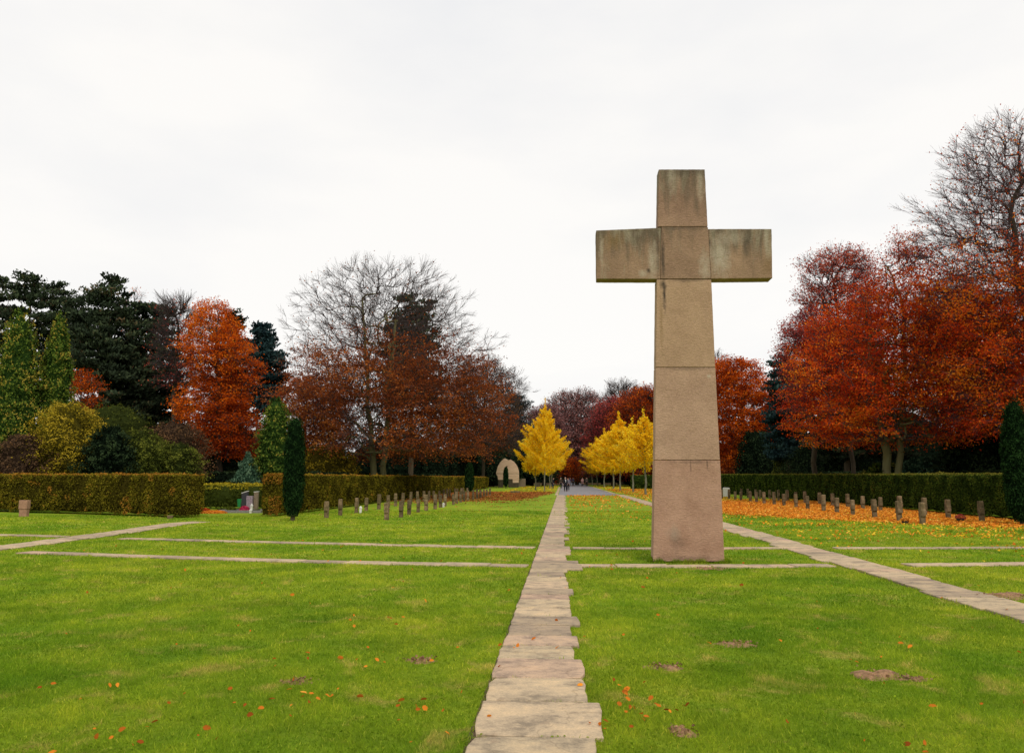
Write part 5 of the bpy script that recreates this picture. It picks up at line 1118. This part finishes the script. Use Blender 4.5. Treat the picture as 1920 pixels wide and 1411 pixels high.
# --- far wood: one mass that closes the horizon behind everything, shade painted into its leaves
def wood_mass():
    rng = np.random.default_rng(301); parts = []
    nz = SN(rng, 16); nz2 = SN(rng, 5)
    def strip(xs, ys, h, dens, leaf, depth):
        pts = np.array(list(zip(xs, ys)), float); seg = np.diff(pts, axis=0); L = np.linalg.norm(seg, axis=1); cum = np.r_[0, np.cumsum(L)]; tot = cum[-1]
        n = int(tot * h * dens); s = rng.uniform(0, tot, n); k = np.clip(np.searchsorted(cum, s, side='right') - 1, 0, len(L) - 1)
        c_ = pts[k] + seg[k] * ((s - cum[k]) / L[k])[:, None]; P3 = np.c_[c_, np.zeros(n)]
        hh = h * (1 + .22 * nz(P3) + .16 * nz2(P3)); u = rng.random(n); off = rng.random(n) * depth
        P = np.stack([c_[:, 0], c_[:, 1] + off + u * 1.0, u * hh], 1)
        parts.append(leaf_quads(rng, P, leaf * rng.uniform(.6, 1.3, n), rng.normal(size=P.shape) + np.array([0, -.4, .3]), .7, np.clip(.3 + .25 * nz2(P) + rng.normal(size=n) * .15, 0, 1)))
        # dense heart, coloured darkest to paint the shade inside the wood
        m_ = 80; s = np.linspace(0, tot, m_); k = np.clip(np.searchsorted(cum, s, side='right') - 1, 0, len(L) - 1); c_ = pts[k] + seg[k] * ((s - cum[k]) / L[k])[:, None]
        hh = h * (.80 + .14 * nz(np.c_[c_, np.zeros(m_)]) + .08 * nz2(np.c_[c_, np.zeros(m_)]))
        a = np.c_[c_[:, 0], c_[:, 1] + depth * .6, np.zeros(m_)]; b = np.c_[c_[:, 0], c_[:, 1] + depth * .7 + .8, hh]; c2 = np.c_[c_[:, 0], c_[:, 1] + depth + 3, hh * .9]; d_ = np.c_[c_[:, 0], c_[:, 1] + depth + 5, np.zeros(m_)]
        V = np.stack([a, b, c2, d_], 1).reshape(-1, 3); i = (np.arange(m_ - 1) * 4)[:, None]; j = np.arange(3)[None]
        Q = np.stack([i + j, i + 4 + j, i + 5 + j, i + 1 + j], 2).reshape(-1, 4); parts.append((V, Q, np.zeros(len(V))))
    strip([-75, -50, -32, -21, -17], [72, 76, 78, 84, 110], 6.6, 22, .32, 2.5)
    strip([-18, -15, -14], [100, 140, 215], 6.0, 14, .42, 3)
    strip([21, 23, 30, 48, 70], [150, 100, 74, 62, 56], 7.4, 22, .32, 2.5)
    strip([14.5, 17, 22], [210, 170, 110], 7.0, 14, .42, 3)
    strip([-60, -20, 20, 60], [250, 262, 262, 250], 16.0, 7, .8, 5)
    V, Q, T = merge(parts); tag(qmesh('distant_undergrowth', V, Q, M['yew'], T), 'undergrowth behind all the trees, near black to paint the shade of the wood', None, None, 'stuff')
wood_mass()

# ================================================================== STONE ARCH
m, t = newmat('pale_layered_stone'); v = objco(t)
r1 = ramp(t, [(0.3, (0.46, 0.30, 0.20)), (0.6, (0.66, 0.47, 0.33)), (0.8, (0.72, 0.56, 0.42))]); t.links.new(noise(t, objco(t, (.5, .5, 3.5)), 1.6, 6, .65), r1.inputs[0])
principled(t, r1.outputs[0], .95, bump(t, noise(t, objco(t, (.5, .5, 5)), 2.5, 5), .9, .06), .1); M['arch'] = m
DA = 140
root = thing('stone_arch', 'pale peach layered stone arch sculpture on dark plinths by the left hedge', 'sculpture', (X(951, DA), DA, 0))
def prism(name, pl, mat, y0, y1, par, D=DA, cx=951, bev=.03):
    bm = bmesh.new(); x0 = X(cx, D); P = [(W(a, b, D)[0] - x0, max(W(a, b, D)[2], -.02)) for a, b in pl]
    fa = [bm.verts.new((a, y0, b)) for a, b in P]; fb = [bm.verts.new((a, y1, b)) for a, b in P]; bm.faces.new(fa); bm.faces.new(fb[::-1]); n = len(P)
    for i in range(n): bm.faces.new([fa[i], fb[i], fb[(i + 1) % n], fa[(i + 1) % n]])
    bmesh.ops.recalc_face_normals(bm, faces=bm.faces[:])
    bmesh.ops.triangulate(bm, faces=[f for f in bm.faces if len(f.verts) > 4]); return bmobj(name, bm, mat, par)
zx = lambda a, b: (900 + a / 12, 840 + b / 12)
prism('left_leg', [zx(372, 590), zx(400, 618), zx(412, 706), zx(516, 706), zx(520, 575), zx(368, 575)], M['arch'], -.55, .55, root)
prism('left_half', [zx(366, 568), zx(382, 500), zx(410, 400), zx(460, 320), zx(510, 262), zx(562, 226), zx(612, 252), zx(645, 272), zx(645, 405), zx(604, 400), zx(560, 440), zx(530, 500), zx(521, 568)], M['arch'], -.6, .6, root)
prism('right_half', [zx(646, 272), zx(690, 254), zx(760, 300), zx(815, 370), (zx(850, 440)), zx(870, 510), zx(876, 568), zx(636, 568), zx(624, 480), zx(612, 420), zx(646, 405)], M['arch'], -.57, .58, root)
prism('right_leg', [zx(638, 575), zx(874, 575), zx(876, 690), zx(868, 772), zx(742, 776), zx(738, 690), zx(645, 690)], M['arch'], -.54, .56, root)
M['plinth'] = plain('mossy_plinth', (.07, .055, .035), .95, .4, 4)
prism('plinth', [zx(415, 708), zx(515, 708), zx(515, 912), zx(415, 912)], M['plinth'], -.5, .5, root)
prism('plinth', [zx(646, 693), zx(735, 693), zx(740, 780), zx(866, 780), zx(866, 912), zx(646, 912)], M['plinth'], -.5, .5, root)
def low_stone(label, px, D, w_, h_, d_, mat):
    bm = bmesh.new(); bm_box(bm, -w_/2, w_/2, -d_/2, d_/2, -.02, h_); bm_bevel(bm, min(.05, h_ * .2), 2); o = bmobj('stone_block', bm, mat); o.location = (X(px, D), D, 0); tag(o, label, 'stone', 'low stones round the far lawn')
low_stone('pale flat stone lying before the arch', 966, 88, 1.0, .22, .6, M['grave'])
low_stone('dark block stone between arch and golden trees', 1008, 150, .9, .8, .6, M['plinth'])
low_stone('reddish low wall stone right of the arch', 979, 152, 1.3, 1.5, .6, M['brownstone'])
low_stone('dim square stone behind the right golden row', 1190, 130, .9, 1.0, .5, M['brownstone'])
low_stone('pale stone bench end just right of the big cross base', 1361, 72, .55, .78, .3, M['whitestone'])
hedge(38, 'distant low hedge behind the right yellow trees', [(X(1183, 118), 118), (X(1226, 118), 118)], .9, 2.0, 2.0, M['yewhedge'], 400, .075, 'clipped hedges round the grave field')
hedge(39, 'distant short hedge right of the stone arch', [(X(975, 165), 165), (X(1000, 165), 165)], .9, 1.3, 1.3, M['yewhedge'], 400, .075, 'clipped hedges round the grave field')

# ================================================================== PEOPLE (far away on the road)
M['skin'] = plain('skin', (.52, .30, .22), .6, .08, 8)
def cloth(n, c): return plain(n, c, .9, .2, 9)
CL = dict(black=cloth('black_wool', (.012, .012, .016)), navy=cloth('navy_cloth', (.02, .025, .05)), mauve=cloth('dusty_pink_coat', (.30, .17, .16)), grey=cloth('grey_cloth', (.15, .14, .17)), brown=cloth('brown_cloth', (.06, .045, .035)), white=cloth('white_cloth', (.75, .74, .72)), blue=cloth('blue_cloth', (.06, .08, .15)))
HAIR = dict(white=cloth('white_hair', (.7, .68, .64)), dark=cloth('dark_hair', (.03, .02, .015)), grey=cloth('grey_hair', (.3, .28, .26)))
def skinned(name, V, E, Rd, mat, par, root_i=0, sub=2):
    me = bpy.data.meshes.new(name); me.from_pydata(V, E, []); o = link(bpy.data.objects.new(name, me)); me.materials.append(mat); o.parent = par
    md = o.modifiers.new('skin', 'SKIN'); md.use_smooth_shade = True
    for i, r_ in enumerate(Rd):
        me.skin_vertices[0].data[i].radius = r_ if isinstance(r_, tuple) else (r_, r_)
    me.skin_vertices[0].data[root_i].use_root = True
    sb = o.modifiers.new('sub', 'SUBSURF'); sb.levels = sub; sb.render_levels = sub; return o
def person(label, px, D, rz, h, coat, trousers, hair, stride=.18, long=False, bent=0.0, scarf=None):
    rt = thing('person', label, 'person', (X(px, D), D, 0), rz, 'visitors walking on the road'); s = h / 1.72; rt.scale = (s, s, s)
    st = stride
    J = {}; V = []; E = []; Rd = []
    def a(n, p, r_, par=None):
        J[n] = len(V); V.append(p); Rd.append(r_)
        if par: E.append((J[par], J[n]))
    a('pel', (0, 0, .95), (.15, .11)); a('waist', (0, -.01 - bent * .1, 1.10), (.135, .10), 'pel'); a('chest', (0, -.02 - bent * .25, 1.30), (.16, .11), 'waist')
    a('neckb', (0, -.01 - bent * .35, 1.44), (.075, .07), 'chest'); a('neck', (0, -.02 - bent * .4, 1.50), (.055, .055), 'neckb'); a('head1', (0, -.035 - bent * .45, 1.575), (.072, .082), 'neck')
    a('head2', (0, -.03 - bent * .45, 1.65), (.078, .095), 'head1'); a('nose', (0, -.135 - bent * .45, 1.605), (.014, .014), 'head1')
    for sd, nm in ((1, 'l'), (-1, 'r')):
        sw = st * sd
        a('ear' + nm, (.082 * sd, -.02 - bent * .45, 1.60), (.016, .022), 'head1')
        a('hip' + nm, (.09 * sd, 0, .90), .095, 'pel'); a('knee' + nm, (.095 * sd, -.10 - sw * .55 if sw > 0 else -.02 - sw * .35, .49), .058, 'hip' + nm)
        a('ank' + nm, (.09 * sd, -sw * 1.0 + .02, .09 if sw >= 0 else .12), .040, 'knee' + nm); a('heel' + nm, (.09 * sd, -sw + .03, .045), (.035, .035), 'ank' + nm); a('toe' + nm, (.10 * sd, -sw - .16, .035), (.035, .028), 'heel' + nm)
        a('sh' + nm, (.18 * sd, -.02 - bent * .3, 1.40), .058, 'chest'); a('el' + nm, (.235 * sd, .03 + sw * .5 - bent * .2, 1.12), .042, 'sh' + nm); a('wr' + nm, (.235 * sd, -.06 + sw * .9 - bent * .2, .88), .028, 'el' + nm)
        w0 = V[J['wr' + nm]]; a('palm' + nm, (w0[0], w0[1] - .01, w0[2] - .07), (.016, .038), 'wr' + nm)
        for f, (dy, L_) in enumerate(((-.028, .075), (-.010, .085), (.009, .080), (.026, .062))):
            a(f'f{f}{nm}', (w0[0] - .005 * sd, w0[1] + dy - .01, w0[2] - .07 - L_ * .55), .0085, 'palm' + nm); a(f'g{f}{nm}', (w0[0] - .020 * sd, w0[1] + dy - .014, w0[2] - .07 - L_), .008, f'f{f}{nm}')
        a('th' + nm, (w0[0] - .010 * sd, w0[1] - .050, w0[2] - .075), .0095, 'palm' + nm); a('ti' + nm, (w0[0] - .018 * sd, w0[1] - .058, w0[2] - .105), .008, 'th' + nm)
    skinned('body', V, E, Rd, M['skin'], rt)
    def piece(name, names, extra, grow_, mat):
        idx = {n: i for i, n in enumerate(names)}; v = [V[J[n]] for n in names]
        r_ = [(Rd[J[n]] if isinstance(Rd[J[n]], tuple) else (Rd[J[n]],) * 2) for n in names]; r_ = [(q[0] + grow_, q[1] + grow_) for q in r_]
        e = [(idx[x], idx[y]) for x, y in extra]; skinned(name, v, e, r_, mat, rt)
    nm = ['chest', 'waist', 'pel', 'neckb', 'shl', 'ell', 'wrl', 'shr', 'elr', 'wrr']; ed = [('chest', 'waist'), ('waist', 'pel'), ('chest', 'neckb'), ('chest', 'shl'), ('shl', 'ell'), ('ell', 'wrl'), ('chest', 'shr'), ('shr', 'elr'), ('elr', 'wrr')]
    piece('coat', nm, ed, .022, coat)
    if long:
        bm = bmesh.new(); bmesh.ops.create_cone(bm, cap_ends=True, segments=16, radius1=.24, radius2=.17, depth=.45, matrix=Matrix.Translation((0, 0, .80)) @ Matrix.Diagonal((1, .8, 1, 1))); bmobj('coat_skirt', bm, coat, rt, True)
    piece('trousers', ['pel', 'hipl', 'kneel', 'ankl', 'hipr', 'kneer', 'ankr'], [('pel', 'hipl'), ('hipl', 'kneel'), ('kneel', 'ankl'), ('pel', 'hipr'), ('hipr', 'kneer'), ('kneer', 'ankr')], .020, trousers)
    for nm_ in ('l', 'r'): piece('shoe', ['heel' + nm_, 'toe' + nm_], [('heel' + nm_, 'toe' + nm_)], .010, CL['black'])
    skinned('hair', [(0, .02 - bent * .45, 1.62), (0, .0 - bent * .45, 1.70)], [(0, 1)], [(.088, .092), (.074, .080)], hair, rt)
    if scarf: skinned('scarf', [(0, -.10, 1.42), (.03, -.155, 1.25), (.03, -.15, 1.08)], [(0, 1), (1, 2)], [(.07, .03), (.035, .015), (.03, .012)], scarf, rt)
    return rt
person('person in black long coat and white scarf walking toward the viewer, nearest on the road', 1060, 97, .1, 1.74, CL['black'], CL['black'], HAIR['grey'], .16, True, scarf=CL['white'])
person('person in grey jacket and dark trousers close behind the one in the black coat', 1065, 101, -.1, 1.62, CL['grey'], CL['black'], HAIR['dark'], -.15)
person('white haired person in dark brown clothes at the left road edge', 1051.5, 126, .2, 1.66, CL['brown'], CL['black'], HAIR['white'], .15)
person('dark clothed person among the left golden trunks bending slightly', 1036, 122, 1.3, 1.66, CL['black'], CL['navy'], HAIR['dark'], .08, bent=.3)
person('person in navy jacket walking away at the middle of the road', 1074.5, 165, 3.1, 1.7, CL['navy'], CL['black'], HAIR['dark'], .14)
person('white haired person in blue farther along the road', 1069, 168, .1, 1.7, CL['blue'], CL['grey'], HAIR['white'], .14)
person('person in dusty pink coat walking away on the right of the road', 1092, 150, 3.14, 1.66, CL['mauve'], CL['black'], HAIR['grey'], .12, True)
person('dark clothed person beside the one in the pink coat', 1100, 148, 3.2, 1.76, CL['brown'], CL['black'], HAIR['dark'], .14)
print('objects', len(bpy.data.objects), 'polys', sum(len(me.polygons) for me in bpy.data.meshes))
